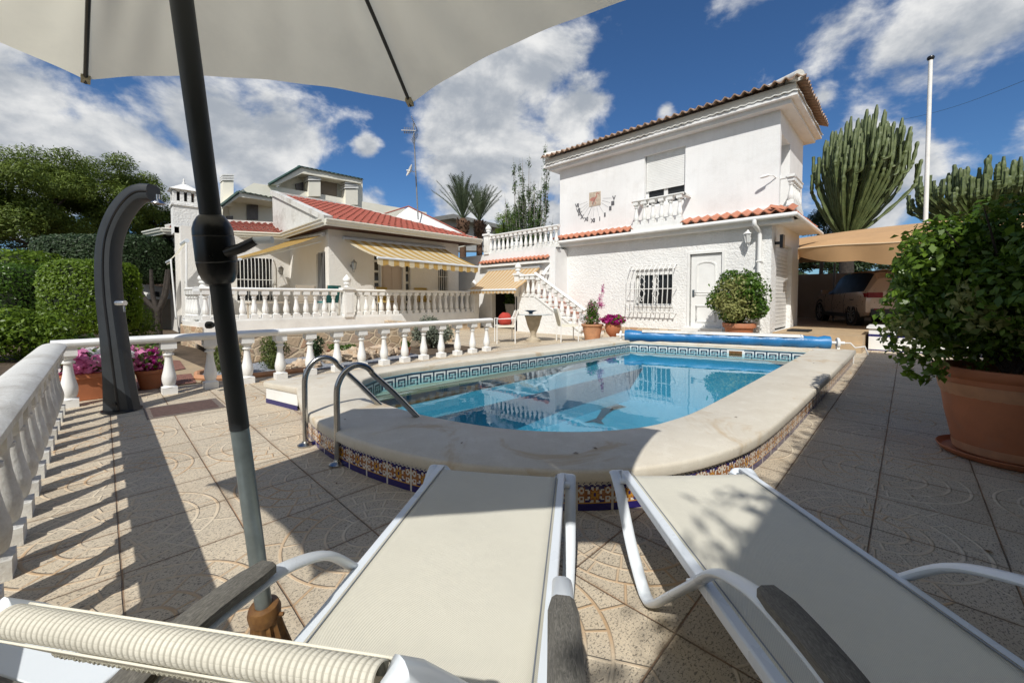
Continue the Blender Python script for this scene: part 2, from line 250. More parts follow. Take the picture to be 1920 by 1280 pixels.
# ---------------------------------------------------------------- mesh builder
class MB:
    def __init__(s): s.v = []; s.f = []; s.m = []; s.sm = []; s.uv = {}
    def add(s, vs, fs, mi=0, smooth=False, uvs=None):
        o = len(s.v); s.v += [tuple(v) for v in vs]
        for i, f in enumerate(fs):
            s.f.append(tuple(o+j for j in f)); s.m.append(mi); s.sm.append(smooth)
            if uvs is not None: s.uv[len(s.f)-1] = [uvs[j] for j in f]
    def quad(s, a, b, c, d, mi=0, uv=None): s.add([a, b, c, d], [(0, 1, 2, 3)], mi, False, uv)
    def box(s, x0, x1, y0, y1, z0, z1, mi=0):
        s.add([(x0,y0,z0),(x1,y0,z0),(x1,y1,z0),(x0,y1,z0),(x0,y0,z1),(x1,y0,z1),(x1,y1,z1),(x0,y1,z1)], [(0,3,2,1),(4,5,6,7),(0,1,5,4),(1,2,6,5),(2,3,7,6),(3,0,4,7)], mi)
    def obox(s, c, ax, ay, az, mi=0):   # centre and three half-axis vectors
        c = Vector(c); ax = Vector(ax); ay = Vector(ay); az = Vector(az)
        P = [c-ax-ay-az, c+ax-ay-az, c+ax+ay-az, c-ax+ay-az, c-ax-ay+az, c+ax-ay+az, c+ax+ay+az, c-ax+ay+az]
        s.add(P, [(0,3,2,1),(4,5,6,7),(0,1,5,4),(1,2,6,5),(2,3,7,6),(3,0,4,7)], mi)
    def beam(s, a, b, w, h, mi=0, up=(0,0,1)):
        a = Vector(a); b = Vector(b); d = (b-a).normalized(); r = d.cross(Vector(up))
        if r.length < 1e-4: r = Vector((1,0,0))
        r.normalize(); u = r.cross(d); s.obox((a+b)/2, (b-a)/2, r*(w/2), u*(h/2), mi)
    def tube(s, pts, r, n=10, mi=0, caps=True, flat=1., up=None, lobes=0):
        pts = [Vector(p) for p in pts]; N = len(pts); rs = r if isinstance(r, (list, tuple)) else [r]*N; vs = []; prev = None
        for i, p in enumerate(pts):
            t = (pts[min(i+1, N-1)]-pts[max(i-1, 0)]).normalized()
            ref = Vector(up) if up else (prev if prev is not None else (Vector((0,0,1)) if abs(t.z) < .9 else Vector((1,0,0))))
            a = (ref-t*ref.dot(t));
            if a.length < 1e-5: a = Vector((1,0,0))-t*t.x
            a.normalize(); prev = a; b = t.cross(a)
            for j in range(n):
                q = 2*PI*j/n; rr = rs[i]*(1+(.28*math.cos(lobes*q) if lobes else 0)); vs.append(p+a*(math.cos(q)*rr*flat)+b*(math.sin(q)*rr))
        fs = [(i*n+j, i*n+(j+1) % n, (i+1)*n+(j+1) % n, (i+1)*n+j) for i in range(N-1) for j in range(n)]
        s.add(vs, fs, mi, True)
        if caps: s.add([vs[j] for j in range(n)], [tuple(range(n-1, -1, -1))], mi); s.add([vs[(N-1)*n+j] for j in range(n)], [tuple(range(n))], mi)
    def lathe(s, prof, c=(0,0,0), n=20, mi=0, caps=True, axis=None, sq=None):
        c = Vector(c); ex, ey, ez = Vector((1,0,0)), Vector((0,1,0)), Vector((0,0,1))
        if axis is not None: ez = Vector(axis).normalized(); ex = (Vector((0,0,1)) if abs(ez.z) < .9 else Vector((1,0,0))).cross(ez).normalized(); ey = ez.cross(ex)
        vs = [c+ex*(r*math.cos(2*PI*j/n))+ey*(r*math.sin(2*PI*j/n))+ez*z for r, z in prof for j in range(n)]
        fs = [(i*n+j, i*n+(j+1) % n, (i+1)*n+(j+1) % n, (i+1)*n+j) for i in range(len(prof)-1) for j in range(n)]
        s.add(vs, fs, mi, True)
        if caps: s.add(vs[:n], [tuple(range(n-1, -1, -1))], mi); s.add(vs[-n:], [tuple(range(n))], mi)
    def blob(s, c, r, seed=0, n=12, amp=.15, mi=0, freq=2.):
        c = Vector(c); r = Vector(r) if not isinstance(r, (int, float)) else Vector((r, r, r)); vs = []
        from mathutils import noise as mn
        for i in range(n+1):
            for j in range(2*n):
                th = PI*i/n; ph = PI*j/n; d = Vector((math.sin(th)*math.cos(ph), math.sin(th)*math.sin(ph), math.cos(th)))
                q = 1+amp*mn.fractal(d*freq+Vector((seed*3.1, seed*1.7, 0)), 1., 2., 4); vs.append(c+Vector((d.x*r.x, d.y*r.y, d.z*r.z))*q)
        s.add(vs, [(i*2*n+j, i*2*n+(j+1) % (2*n), (i+1)*2*n+(j+1) % (2*n), (i+1)*2*n+j) for i in range(n) for j in range(2*n)], mi, True)
    def grid(s, fn, nu, nv, mi=0, smooth=True, uv=True):
        vs = [fn(i/nu, j/nv) for j in range(nv+1) for i in range(nu+1)]; us = [(i/nu, j/nv) for j in range(nv+1) for i in range(nu+1)]
        s.add(vs, [(j*(nu+1)+i, j*(nu+1)+i+1, (j+1)*(nu+1)+i+1, (j+1)*(nu+1)+i) for j in range(nv) for i in range(nu)], mi, smooth, us if uv else None)
    def prism(s, poly, vec, mi=0):
        n = len(poly); P = [Vector(p) for p in poly]; Q = [p+Vector(vec) for p in P]
        s.add(P+Q, [tuple(range(n-1, -1, -1)), tuple(range(n, 2*n))]+[(i, (i+1) % n, n+(i+1) % n, n+i) for i in range(n)], mi)
    def build(s, name, mats, parent=None, org=None, sharp=40, bevel=0):
        o = Vector(org) if org is not None else wloc(parent) if parent is not None else Vector((0,0,0))
        me = bpy.data.meshes.new(name); me.from_pydata([(x-o.x, y-o.y, z-o.z) for x, y, z in s.v], [], s.f)
        for m in (mats if isinstance(mats, (list, tuple)) else [mats]): me.materials.append(m)
        me.polygons.foreach_set('material_index', s.m); me.polygons.foreach_set('use_smooth', s.sm)
        if s.uv:
            ul = me.uv_layers.new(name='UVMap'); arr = np.zeros(len(me.loops)*2, dtype=np.float32); k = 0
            for i, f in enumerate(s.f):
                u = s.uv.get(i)
                if u:
                    for a in u: arr[k] = a[0]; arr[k+1] = a[1]; k += 2
                else: k += 2*len(f)
            ul.data.foreach_set('uv', arr)
        me.update(); me.set_sharp_from_angle(angle=R(sharp))
        ob = bpy.data.objects.new(name, me); COL.objects.link(ob)
        if parent is not None: ob.parent = parent
        if bevel:
            b = ob.modifiers.new('Bevel', 'BEVEL'); b.width = bevel; b.segments = 2; b.limit_method = 'ANGLE'; b.angle_limit = R(50)
        ob['_o'] = 0; del ob['_o']
        if parent is None and org is not None: ob.location = o
        return ob
def wloc(o):
    l = Vector((0,0,0))
    while o is not None: l += o.location; o = o.parent
    return l
def tag(o, label=None, cat=None, group=None, kind=None):
    if label: o['label'] = label
    if cat: o['category'] = cat
    if group: o['group'] = group
    if kind: o['kind'] = kind
    return o
def thing(name, label, cat, loc=(0,0,0), group=None):
    o = bpy.data.objects.new(name, None); COL.objects.link(o); o.location = loc; o.empty_display_size = .1
    return tag(o, label, cat, group)
def struct(ob): ob['kind'] = 'structure'; return ob
def childcopy(src, parent, wl, rz=0):
    c = src.copy(); COL.objects.link(c); c.parent = parent; c.location = Vector(wl)-wloc(parent); c.rotation_euler = (0, 0, rz); return c
def cat_rom(P, n=6):
    out = []
    for i in range(len(P)-1):
        p0 = P[max(i-1, 0)]; p1 = P[i]; p2 = P[i+1]; p3 = P[min(i+2, len(P)-1)]
        for j in range(n):
            t = j/n; out.append(tuple(.5*((2*b)+(-a+c)*t+(2*a-5*b+4*c-d)*t*t+(-a+3*b-3*c+d)*t**3) for a, b, c, d in zip(p0, p1, p2, p3)))
    out.append(tuple(P[-1])); return out
# leaves: n small folded leaf shapes scattered in clumps
def leaves(name, mats, parent, clumps, n, size, asp=.5, shell=.35, mix=None, flatz=0., seed=1, droop=0., fold=.25, clip=None):
    g = np.random.default_rng(seed); cl = np.array([list(c)+([r]*3 if isinstance(r, (int, float)) else list(r)) for c, r in clumps], dtype=float)
    vol = (cl[:,3]*cl[:,4]*cl[:,5])**(2/3); idx = g.choice(len(cl), n, p=vol/vol.sum())
    d = g.normal(size=(n,3)); d /= np.linalg.norm(d, axis=1)[:,None]; rr = 1-shell*np.abs(g.normal(size=n))*.7; rr = np.clip(rr, .05, 1.08)
    P = cl[idx,:3]+d*rr[:,None]*cl[idx,3:6]*(1+.10*g.normal(size=(n,1)))
    if clip is not None: keep = clip(P); P = P[keep]; d = d[keep]; n = len(P)
    nr = d+g.normal(size=(n,3))*.75; nr[:,2] += .35+flatz; nr /= np.linalg.norm(nr, axis=1)[:,None]
    t = g.normal(size=(n,3)); t[:,2] -= droop; t -= nr*(t*nr).sum(1)[:,None]; t /= np.linalg.norm(t, axis=1)[:,None]; b = np.cross(nr, t)
    s = size*(.6+.8*g.random((n,1))); a = P-t*s; c = P+t*s; e = P+b*s*asp+nr*s*fold; f = P-b*s*asp+nr*s*fold
    o = np.array(wloc(parent)) if parent is not None else np.zeros(3)
    V = np.stack([a, e, c, f], 1).reshape(-1,3)-o
    me = bpy.data.meshes.new(name); me.vertices.add(4*n); me.vertices.foreach_set('co', V.ravel().astype(np.float32)); me.loops.add(4*n); me.loops.foreach_set('vertex_index', np.arange(4*n, dtype=np.int32))
    me.polygons.add(n); me.polygons.foreach_set('loop_start', np.arange(0, 4*n, 4, dtype=np.int32)); me.polygons.foreach_set('loop_total', np.full(n, 4, dtype=np.int32))
    ms = mats if isinstance(mats, (list, tuple)) else [mats]
    for m in ms: me.materials.append(m)
    if mix is not None: me.polygons.foreach_set('material_index', mix(P+0, g).astype(np.int32))
    me.update(); me.validate(); ob = bpy.data.objects.new(name, me); COL.objects.link(ob)
    if parent is not None: ob.parent = parent
    return ob
# ================================================================= GROUND
b = MB(); S = 400
hole = (1.6, 9.0, 1.4, 4.4)
for x0, x1, y0, y1 in ((-S, hole[0], -S, S), (hole[1], S, -S, S), (hole[0], hole[1], -S, hole[2]), (hole[0], hole[1], hole[3], S)):
    b.quad((x0,y0,-.012), (x1,y0,-.012), (x1,y1,-.012), (x0,y1,-.012))
struct(b.build('ground', M('dry_ground', (.20, .16, .10), .95, .3, .3, .4, 8, .05)))
PX0_, PX1_, PY0_, PY1_ = -6, 15, -8, 8.2
b = MB()
for x0, x1, y0, y1 in ((-6, 1.9, -8, 7.05), (9.1, 15, -8, 12), (1.9, 9.1, -8, 1.25), (1.9, 9.1, 4.6, 7.05), (6.3, 9.1, 7.05, 12)):
    b.quad((x0,y0,0), (x1,y0,0), (x1,y1,0), (x0,y1,0))
struct(b.build('terrace_floor', groundm))
# garden ground behind the balustrade
b = MB(); b.quad((-14,7.05,-.004), (6.3,7.05,-.004), (6.3,40,-.004), (-14,40,-.004)); b.quad((-30,-8,-.004), (-6,-8,-.004), (-6,40,-.004), (-30,40,-.004)); struct(b.build('garden_soil', soil))
b = MB(); b.add([(-.1,7.1,.004), (.95,7.1,.004), (1.2,8.4,.004), (.9,12.5,.004), (.2,20,.004), (-.7,20,.004), (-.5,12.5,.004), (-.1,9,.004)], [tuple(range(8))]); struct(b.build('garden_path', sandst))
# ================================================================= POOL
OUT = [(8.75,5.15),(5.8,5.15),(4.05,5.15),(2.9,5.15),(2.1,5.18),(1.27,5.23)]
INN = [(8.25,4.4),(5.8,4.52),(4.05,4.68),(2.95,4.82),(2.45,4.76),(2.12,4.52)]
o2 = cat_rom([(1.42,4.6),(1.25,3.97),(1.15,3.36),(1.15,2.81),(1.24,2.3),(1.38,1.9),(1.6,1.54),(1.9,1.2),(2.27,.95),(2.7,.79),(3.25,.70),(4.3,.67)], 6)
i2 = cat_rom([(1.96,4.24),(1.83,3.88),(1.77,3.36),(1.81,2.83),(1.93,2.37),(2.07,2.03),(2.27,1.75),(2.5,1.54),(2.8,1.37),(3.13,1.29),(3.5,1.25),(4.3,1.24)], 6)
OUT += o2 + [(6.2,.66),(9.6,.65)]; INN += i2 + [(6.2,1.24),(9.22,1.24)]
loopO = OUT + [(9.3,3.0)]; loopI = INN + [(8.72,2.9)]
pool = thing('swimming_pool', 'swimming pool with rounded near end, stone coping and Greek key mosaic band', 'pool', (4.5,3,0))
zt = .25
prof = [(.004,-.072),(0,-.066),(-.002,-.022),(.006,-.008),(.025,0),(.5,0),(.97,0),(.992,-.006),(1.002,-.022),(1.0,-.075)]
def strip(b, O, I, closed=True):
    n = len(O); rows = []
    for (ox, oy), (ix, iy) in zip(O, I): rows.append([(ox+(ix-ox)*t, oy+(iy-oy)*t, zt+z) for t, z in prof])
    m = len(prof); vs = [p for r in rows for p in r]
    b.add(vs, [(i*m+j, i*m+j+1, ((i+1) % n)*m+j+1, ((i+1) % n)*m+j) for i in range(n if closed else n-1) for j in range(m-1)], 0, True)
b = MB(); strip(b, loopO, loopI); b.build('coping', copingm, pool, sharp=60)
def along(path, step):
    out = []; acc = 0
    for i in range(len(path)-1):
        p = Vector(path[i]); q = Vector(path[i+1]); L = (q-p).length; 
        while acc < L: out.append(p+(q-p)*(acc/L)); acc += step
        acc -= L
    return out
# hand painted tile band under the coping, drawn cell by cell
def az_col(u, v):
    if u < .02 or u > .98: return 5
    if v > .95: return 0
    if v > .80:
        w = (u*6) % 1; r = math.hypot((w-.5)*1., (v-.875)/.15*.9); return 0 if (.22 < r < .42 and not (w > .62 and abs(v-.875) < .03)) else 1
    if v > .765: return 0
    if v > .25:
        x = (u-.5); y = (v-.51)*.8; r = math.hypot(x, y); a = math.atan2(y, x)
        if r < .045: return 0
        if r < .105+.03*math.cos(8*a): return 3
        if r < .16+.03*math.cos(8*a): return 2
        if r < .215: return 0 if math.cos(8*a) > .2 else 1
        xx = min(u, 1-u)
        for cy in (.37, .65):
            rr = math.hypot(xx-.13, (v-cy)*.8)
            if rr < .035: return 2
            if rr < .085: return 1
            if rr < .12: return 2
        if xx < .09: return 2 if abs(v-.51) > .12 else 3
        return 0 if xx > .22 and abs(y) > .14 else 1 if xx > .16 and abs(y) > .1 else 2
    if v > .215: return 3
    return 0
def band(name, path, zlo, zhi, unit, nu, nv, colf, mats, parent, off=0., flip=False):
    b = MB(); L = 0; segs = []
    for i in range(len(path)-1): segs.append((L, Vector(path[i]), Vector(path[i+1]))); L += (Vector(path[i+1])-Vector(path[i])).length
    n = int(L/unit*nu); si = 0; pts = []
    for k in range(n+1):
        s = k*unit/nu
        while si < len(segs)-1 and segs[si+1][0] <= s: si += 1
        l0, p, q = segs[si]; pts.append(p+(q-p)*min(1, (s-l0)/max(1e-6, (q-p).length)))
    for r in range(nv+1):
        for p in pts: b.v.append((p.x, p.y, zlo+(zhi-zlo)*r/nv))
    W_ = n+1
    for r in range(nv):
        k = 0
        while k < n:
            c = colf(((k % nu)+.5)/nu, (r+.5)/nv); b.f.append((r*W_+k, r*W_+k+1, (r+1)*W_+k+1, (r+1)*W_+k)); b.m.append(c); b.sm.append(False); k += 1
    return b.build(name, mats, parent)
ctr = Vector((3.4,3.0))
ins = []
for (ox, oy), (ix, iy) in zip(o2+[(9.55,.65)], i2+[(9.2,1.24)]): ins.append(tuple(Vector((ox,oy)).lerp(Vector((ix,iy)), .05)))
band('tile_riser', ins, 0.002, .178, .205, 30, 26, az_col, [az_b, az_w, az_o, az_y, az_b, grout], pool)
b = MB(); wall_pts = [(8.72,5.13),(1.29,5.21),(1.43,4.60)]
for (x0,y0), (x1,y1) in zip(wall_pts, wall_pts[1:]): b.quad((x0,y0,.05), (x1,y1,.05), (x1,y1,.215), (x0,y0,.215)); b.quad((x0-.004,y0-.004 if y1 < 5.15 else y0+.004,.0), (x1-.004,y1+.004 if y1 > 5.15 else y1,.0), (x1-.004,y1+.004 if y1 > 5.15 else y1,.05), (x0-.004,y0+.004,.05), 1)
b.quad((8.72,5.13,0), (9.28,3.0,0), (9.28,3.0,.2), (8.72,5.13,.2)); b.quad((9.28,3.0,0), (9.56,.67,0), (9.56,.67,.2), (9.28,3.0,.2)); b.build('deck_riser', [white, navy], pool)
GK = ["00000000", "11111110", "10000010", "10111010", "10101010", "10001010", "11111011", "00000000"]
def gk(u, v): return int(GK[len(GK)-1-int(v*len(GK))][int(u*8)])
inn = [tuple(p) for p in [INN[i] for i in range(len(INN))]]; inn = inn + [(8.72,2.9), INN[0]]
band('greek_key_band', inn[::-1], -.035, .165, .20, 16, 8, gk, [mosd, mosw], pool)
b = MB()
for i in range(len(loopI)):
    (x0,y0), (x1,y1) = loopI[i], loopI[(i+1) % len(loopI)]; b.quad((x0,y0,.165), (x1,y1,.165), (x1,y1,.2), (x0,y0,.2), 1); b.quad((x0,y0,-1.1), (x1,y1,-1.1), (x1,y1,-.03), (x0,y0,-.03))
b.add([(x,y,-1.1) for x, y in loopI], [tuple(range(len(loopI)))])
# entry step along the left wall
b.add([(x,y,z) for z in (-.35,-.16) for x, y in ((8.3,4.45),(8.45,4.12),(2.5,4.35),(2.2,4.6))], [(4,5,6,7),(1,2,6,5),(0,1,5,4),(2,3,7,6)])
b.build('basin', [basinm, mosg], pool)
# skimmer mouth in the far wall
b = MB(); a0 = onz(1343,655,.16); a0 = Vector((8.90,2.02,0)); dr = (Vector((9.22,1.24,0))-Vector((8.72,2.9,0))).normalized(); nr = Vector((-dr.y,dr.x,0)); nr = nr if nr.x < 0 else -nr
c0 = Vector((8.72,2.9,0)).lerp(Vector((9.22,1.24,0)), .28)
b.obox(c0+nr*.006+Vector((0,0,.07)), dr*.15, nr*.008, (0,0,.085), 0); b.obox(c0+nr*.012+Vector((0,0,.075)), dr*.115, nr*.008, (0,0,.06), 1); b.build('skimmer', [white, castiron], pool)
# dolphin set into the floor mosaic
b = MB(); d0 = onz(1075,795,-1.09); 
def fl(pts, mi): b.add([(*p,-1.09) for p in pts], [tuple(range(len(pts)))], mi)
T0 = onz(1118,792,-1.09).xy; T1 = onz(1135,760,-1.09).xy
def pz(x, y): return tuple(onz(x, y, -1.09).xy)
fl([pz(1095,792), pz(1120,783), pz(1126,787), pz(1133,795), pz(1124,793), pz(1112,790)], 0)
fl([pz(1118,784), pz(1128,768), pz(1113,757), pz(1150,755), pz(1175,762), pz(1150,768), pz(1138,776), pz(1128,787)], 0)
fl([pz(1143,770), pz(1148,762), pz(1165,760), pz(1173,763)], 1)
b.build('dolphin_inlay', [M('mauve_grey_mosaic', (.10, .09, .12), .4, .2, 60), mosg], pool)
b = MB(); b.add([(x+(3.8-x)*-.002,y,.085) for x, y in loopI], [tuple(range(len(loopI)))]); struct(b.build('water', waterm))
# ladder hand rails
def hrail(bx, by, ex, ey, label):
    t = thing('pool_handrail', label, 'handrail', (bx,by,0), 'handrails of the pool ladder')
    A = Vector((bx,by,0)); E = Vector((ex,ey,.0)); d = (E-A); d.z = 0; d = d.normalized(); L = (E-A).length
    P = [A+Vector((0,0,.0)), A+Vector((0,0,.2)), A+Vector((0,0,.46))]
    r = .145
    for k in range(1, 12): q = PI-PI*.80*k/11; P.append(A+d*(r+.0+r*math.cos(q))+Vector((0,0,.50+r*1.42*math.sin(q))))
    last = P[-1]; end = Vector((ex,ey,0))+d*.08+Vector((0,0,.05)); P.append(last.lerp(end, .3)+Vector((0,0,.012))); P.append(last.lerp(end, .7)); P.append(end); P.append(end+d*.13+Vector((0,0,-.35)))
    b = MB(); b.tube(cat_rom([tuple(p) for p in P], 3), .0215, 14); b.build('rail', steel, t)
    b = MB(); b.lathe([(.062,.002),(.062,.012),(.05,.02),(.03,.028),(.024,.04)], A, 20); b.build('base_flange', steel, t)
hrail(1.13, 3.46, 1.80, 3.31, 'steel pool handrail farther from the loungers, left of the pair')
hrail(1.16, 2.90, 1.84, 2.76, 'steel pool handrail nearest the loungers, right of the pair')
# pool cover on its roller behind the far edge
t = thing('pool_cover_roller', 'rolled blue pool cover with white strip on top at far end of pool', 'pool cover', (9.6,3,0))
A = onz(1172,628,.36); B_ = onz(1556,642,.36); dd = (B_-A).normalized(); sd = Vector((-dd.y,dd.x,0))
b = MB(); N = 40; b.tube([A+(B_-A)*(i/N) for i in range(N+1)], [.115+.012*math.sin(i*1.3)+.008*math.sin(i*3.1) for i in range(N+1)], 18, up=(0,0,1)); b.build('rolled_cover', bluecov, t)
b = MB(); m0 = A.lerp(B_, .10); m1 = A.lerp(B_, .885)
def sheet(u, v):
    q = R(150)*(1-v)+R(38)*v; return m0.lerp(m1, u)+(-sd*math.cos(q)+Vector((0,0,1))*math.sin(q))*(.134)
b.grid(sheet, 24, 6); b.build('protective_strip', white_old, t)
b = MB()
for P in (A-dd*.09, B_+dd*.12): b.tube([P-dd*.1, P+dd*.1], .028, 10); b.lathe([(.09,-.02),(.1,0),(.09,.02)], P, 16, axis=dd); b.beam(P+sd*.12-Vector((0,0,.36)), P, .04, .03); b.beam(P-sd*.12-Vector((0,0,.36)), P, .04, .03)
P = B_+dd*.22; b.tube([P, P+dd*.1+sd*.05, P+dd*.16+Vector((0,0,-.08)), P+dd*.3+Vector((0,0,-.05)), P+dd*.35+Vector((0,0,-.2))], .012, 6); b.build('roller_stand', white, t)
# ================================================================= BALUSTRADES
def bal_prof(h):
    q = [(.052,0),(.052,0)]; raw = [(.075,.135),(.060,.15),(.050,.165),(.058,.18),(.066,.24),(.070,.30),(.066,.36),(.054,.45),(.043,.55),(.036,.66),(.034,.72),(.037,.735),(.054,.745),(.054,.775),(.038,.785),(.038,.81),(.058,.825),(.066,.855),(.070,.87)]
    return [(r*h/.62, z*h) for r, z in raw]
def baluster(name, h, n=16, mat=white, parent=None, org=None):
    b = MB(); w = .07*h/.62; b.box(-w, w, -w, w, 0, .135*h); b.lathe(bal_prof(h), (0,0,0), n); w2 = .072*h/.62; b.box(-w2, w2, -w2, w2, .87*h, h)
    return b.build(name, mat, None, sharp=35)
def railing(name, label, A, B, zb, h, step, parent=None, railw=.20, railh=.09, mat=white, base=True, seg=14, skip=None, posts=(), ends=True, group=None):
    A = Vector(A); B = Vector(B); t = parent if parent is not None else thing(name, label, 'balustrade', (A.x, A.y, zb), group)
    d = (B-A); L = d.length; d.normalize(); up = Vector((0,0,1)); n = max(1, round(L/step)); ang = math.atan2(d.y, d.x)
    hb = h-railh-(.05 if base else 0); zb0 = zb+(.05 if base else 0)
    proto = baluster('baluster', hb, seg, mat); first = True
    for i in range(n+1):
        p = A+(B-A)*(i/n)
        if skip and skip(p): continue
        z = zb0
        if first: proto.parent = t; proto.location = Vector((p.x,p.y,z))-wloc(t); proto.rotation_euler = (0,0,ang); first = False
        else: childcopy(proto, t, (p.x,p.y,z), ang)
    if first: bpy.data.objects.remove(proto)
    b = MB(); s = Vector((-d.y, d.x, 0)); e = .12 if ends else 0; a = A-d*e; c = B+d*e; zt_ = zb+h; w = railw/2
    pr = [(-w*.75,-railh),(-w,-railh*.72),(-w,-railh*.35),(-w*.7,-.01),(-w*.3,0),(w*.3,0),(w*.7,-.01),(w,-railh*.35),(w,-railh*.72),(w*.75,-railh)]
    vs = [p+s*x+up*(zt_-p.z+z) for p in (Vector((a.x,a.y,0)), Vector((c.x,c.y,0))) for x, z in pr]; m = len(pr)
    b.add(vs, [(j, (j+1) % m, m+(j+1) % m, m+j) for j in range(m)]+[tuple(range(m-1,-1,-1)), tuple(range(m, 2*m))], 0, True); b.build('handrail', mat, t, sharp=50)
    if base: b = MB(); b.beam(Vector((a.x,a.y,zb+.025)), Vector((c.x,c.y,zb+.025)), railw*.9, .05); b.build('base_course', mat, t)
    for p in posts: post(p, zb, h, t, mat)
    return t
def post(p, zb, h, t, mat=white, w=.14):
    b = MB(); x, y = p[0], p[1]; b.box(x-w, x+w, y-w, y+w, zb, zb+h-.02); b.box(x-w*.7, x+w*.7, y-w-.012, y-w, zb+.12, zb+h-.16); b.box(x-w-.012, x-w, y-w*.7, y+w*.7, zb+.12, zb+h-.16); b.box(x-w-.04, x+w+.04, y-w-.04, y+w+.04, zb+h-.02, zb+h+.05); o = b.build('post', mat, t)
    b = MB(); b.lathe([(.09,.05),(.10,.06),(.06,.09),(.05,.12),(.09,.15),(.105,.16),(.10,.18),(.085,.20),(.11,.23),(.125,.27),(.115,.31),(.08,.36),(.045,.39),(.035,.405),(.03,.43),(.0,.44)], (x,y,zb+h), 16); f = b.build('finial', mat, o)
railing('garden_balustrade', 'white balustrade across the garden edge, running from the shower towards the house', (-.28,6.55,0), (6.05,6.75,0), 0, .74, .41, base=False, railw=.2, seg=20)
railing('garden_balustrade', 'white balustrade with worn rail running along the left beside the parasol', (-.37,1.05,0), (-.37,6.2,0), 0, .73, .335, base=False, railw=.20, seg=24, mat=white_old)
# ================================================================= SOLAR SHOWER
t = thing('solar_shower', 'dark grey curved solar shower standing at corner of white balustrade', 'shower', (.14,5.95,0))
sh = [(.14,5.95,.0),(.115,5.96,.25),(.085,5.97,.55),(.06,5.98,.9),(.05,5.98,1.25),(.07,5.97,1.6),(.14,5.93,1.88),(.26,5.86,2.10),(.40,5.78,2.25),(.50,5.71,2.32)]
shp = [ond(px,py,4.25) for px, py in ((229,768),(222,700),(213,620),(206,560),(203,500),(207,450),(222,408),(243,378),(264,363),(288,362))]
hw = [.165,.125,.105,.098,.094,.092,.092,.09,.088,.085]
side = RT; b = MB(); P = cat_rom([tuple(p) for p in shp], 5); Ws = [p[0] for p in cat_rom([(w,0,0) for w in hw], 5)]
vs = []; m = 12
for i, p in enumerate(P):
    p = Vector(p); tn = (Vector(P[min(i+1, len(P)-1)])-Vector(P[max(i-1,0)])).normalized(); ax = FW.copy(); ax.z = 0; ax.normalize(); s_ = tn.cross(ax).normalized(); w = Ws[i]
    for j in range(m):
        q = 2*PI*j/m+PI/12; cx = math.copysign(abs(math.cos(q))**.55, math.cos(q)); cy = math.copysign(abs(math.sin(q))**.55, math.sin(q)); vs.append(p+s_*(cx*w)+ax*(cy*.085))
b.add(vs, [(i*m+j, i*m+(j+1) % m, (i+1)*m+(j+1) % m, (i+1)*m+j) for i in range(len(P)-1) for j in range(m)]+[tuple(range(m)), tuple(range((len(P)-1)*m, len(P)*m))], 0, True); b.build('column', charcoal, t, sharp=30)
b = MB(); q = [Vector(p) for p in P]; ax = FW.copy(); ax.z = 0; ax.normalize()
b.tube([p-ax*.083+RT*(Ws[i]*.28) for i, p in enumerate(q)][:-1], .013, 8); b.build('seam_trim', blackp, t)
b = MB(); p = ond(296,374,4.2); b.tube([p+Vector((0,0,.05)), p], .016, 10); b.lathe([(.02,0),(.035,-.012),(.062,-.035),(.064,-.045),(0,-.048)], p, 20); b.build('shower_head', chrome, t)
b = MB(); p = ond(222,568,4.14); b.lathe([(.026,-.02),(.03,0),(.03,.05),(.026,.07)], p, 14, axis=RT); b.tube([p+RT*.05, p+RT*.06+Vector((0,0,-.09))], .009, 8); b.build('tap_lever', chrome, t)
b = MB(); p = ond(215,757,4.15); b.lathe([(.16,0),(.17,.008),(.165,.02)], (shp[0].x,shp[0].y,0), 16); b.lathe([(.022,0),(.022,.012),(.012,.014)], p, 12, axis=-ax); b.build('base_shoe', blackp, t)
# manhole cover
b = MB(); c = Vector((.62,5.45,.004)); b.box(.28,.92,5.3,5.86,.0,.006,0); b.box(.33,.87,5.35,5.81,.006,.008,1); o = b.build('drain_cover', [M('rusty_cover_frame', (.16,.13,.11),.7,.3,20,.4,60,.004), M('dark_drain_slab', (.10,.06,.05),.8,.3,30,.8,60,.006)], None, org=(.6,5.58,0)); tag(o, 'dark square drain cover set in floor by the shower', 'drain cover')
# ================================================================= PARASOL
base = Vector((.327,1.27,0)); hub = Vector((.05,1.04,2.62)); pa = (hub-base).normalized()
um = thing('parasol', 'cream parasol with dark crank pole leaning over the loungers', 'parasol', base)
b = MB(); b.tube([base+pa*.88, base+pa*1.9, base+pa*2.6], .0215, 20); b.build('upper_pole', charcoal, um)
b = MB(); b.tube([base+pa*.2, base+pa*.72, base+pa*.885], .0205, 20); b.build('lower_pole', M('galvanised_grey_pole', (.20,.24,.25),.35,.2,14,.1,80,.002,metal=.5), um)
cz = 1.325
b = MB(); cc = base+pa*cz; b.lathe([(.0215,-.082),(.028,-.078),(.034,-.068),(.0385,-.054),(.0405,-.036),(.041,-.030),(.0402,-.0285),(.041,-.027),(.0402,.028),(.0394,.030),(.0402,.032),(.039,.048),(.034,.062),(.027,.074),(.0215,.078)], cc, 28, axis=pa); o = b.build('crank_housing', blackp, um, sharp=25)
b = MB(); s0 = cc+RT*.034-Vector((0,0,.010)); b.tube([s0-FW*.01, s0+RT*.035+Vector((0,0,.012))-FW*.01, s0+RT*.066+Vector((0,0,.028))-FW*.01], [.014,.014,.012], 12, flat=.8); b.tube([s0+RT*.062+Vector((0,0,.028))-FW*.01, s0+RT*.105+Vector((0,0,.030))-FW*.01], .0085, 12, mi=1); b.build('crank_handle', [blackp, alu], o)
b = MB(); k_ = base+pa*1.145-RT*.03; b.lathe([(.006,0),(.009,.006),(.009,.014)], k_, 10, axis=-RT); b.build('height_bolt', blackp, um)
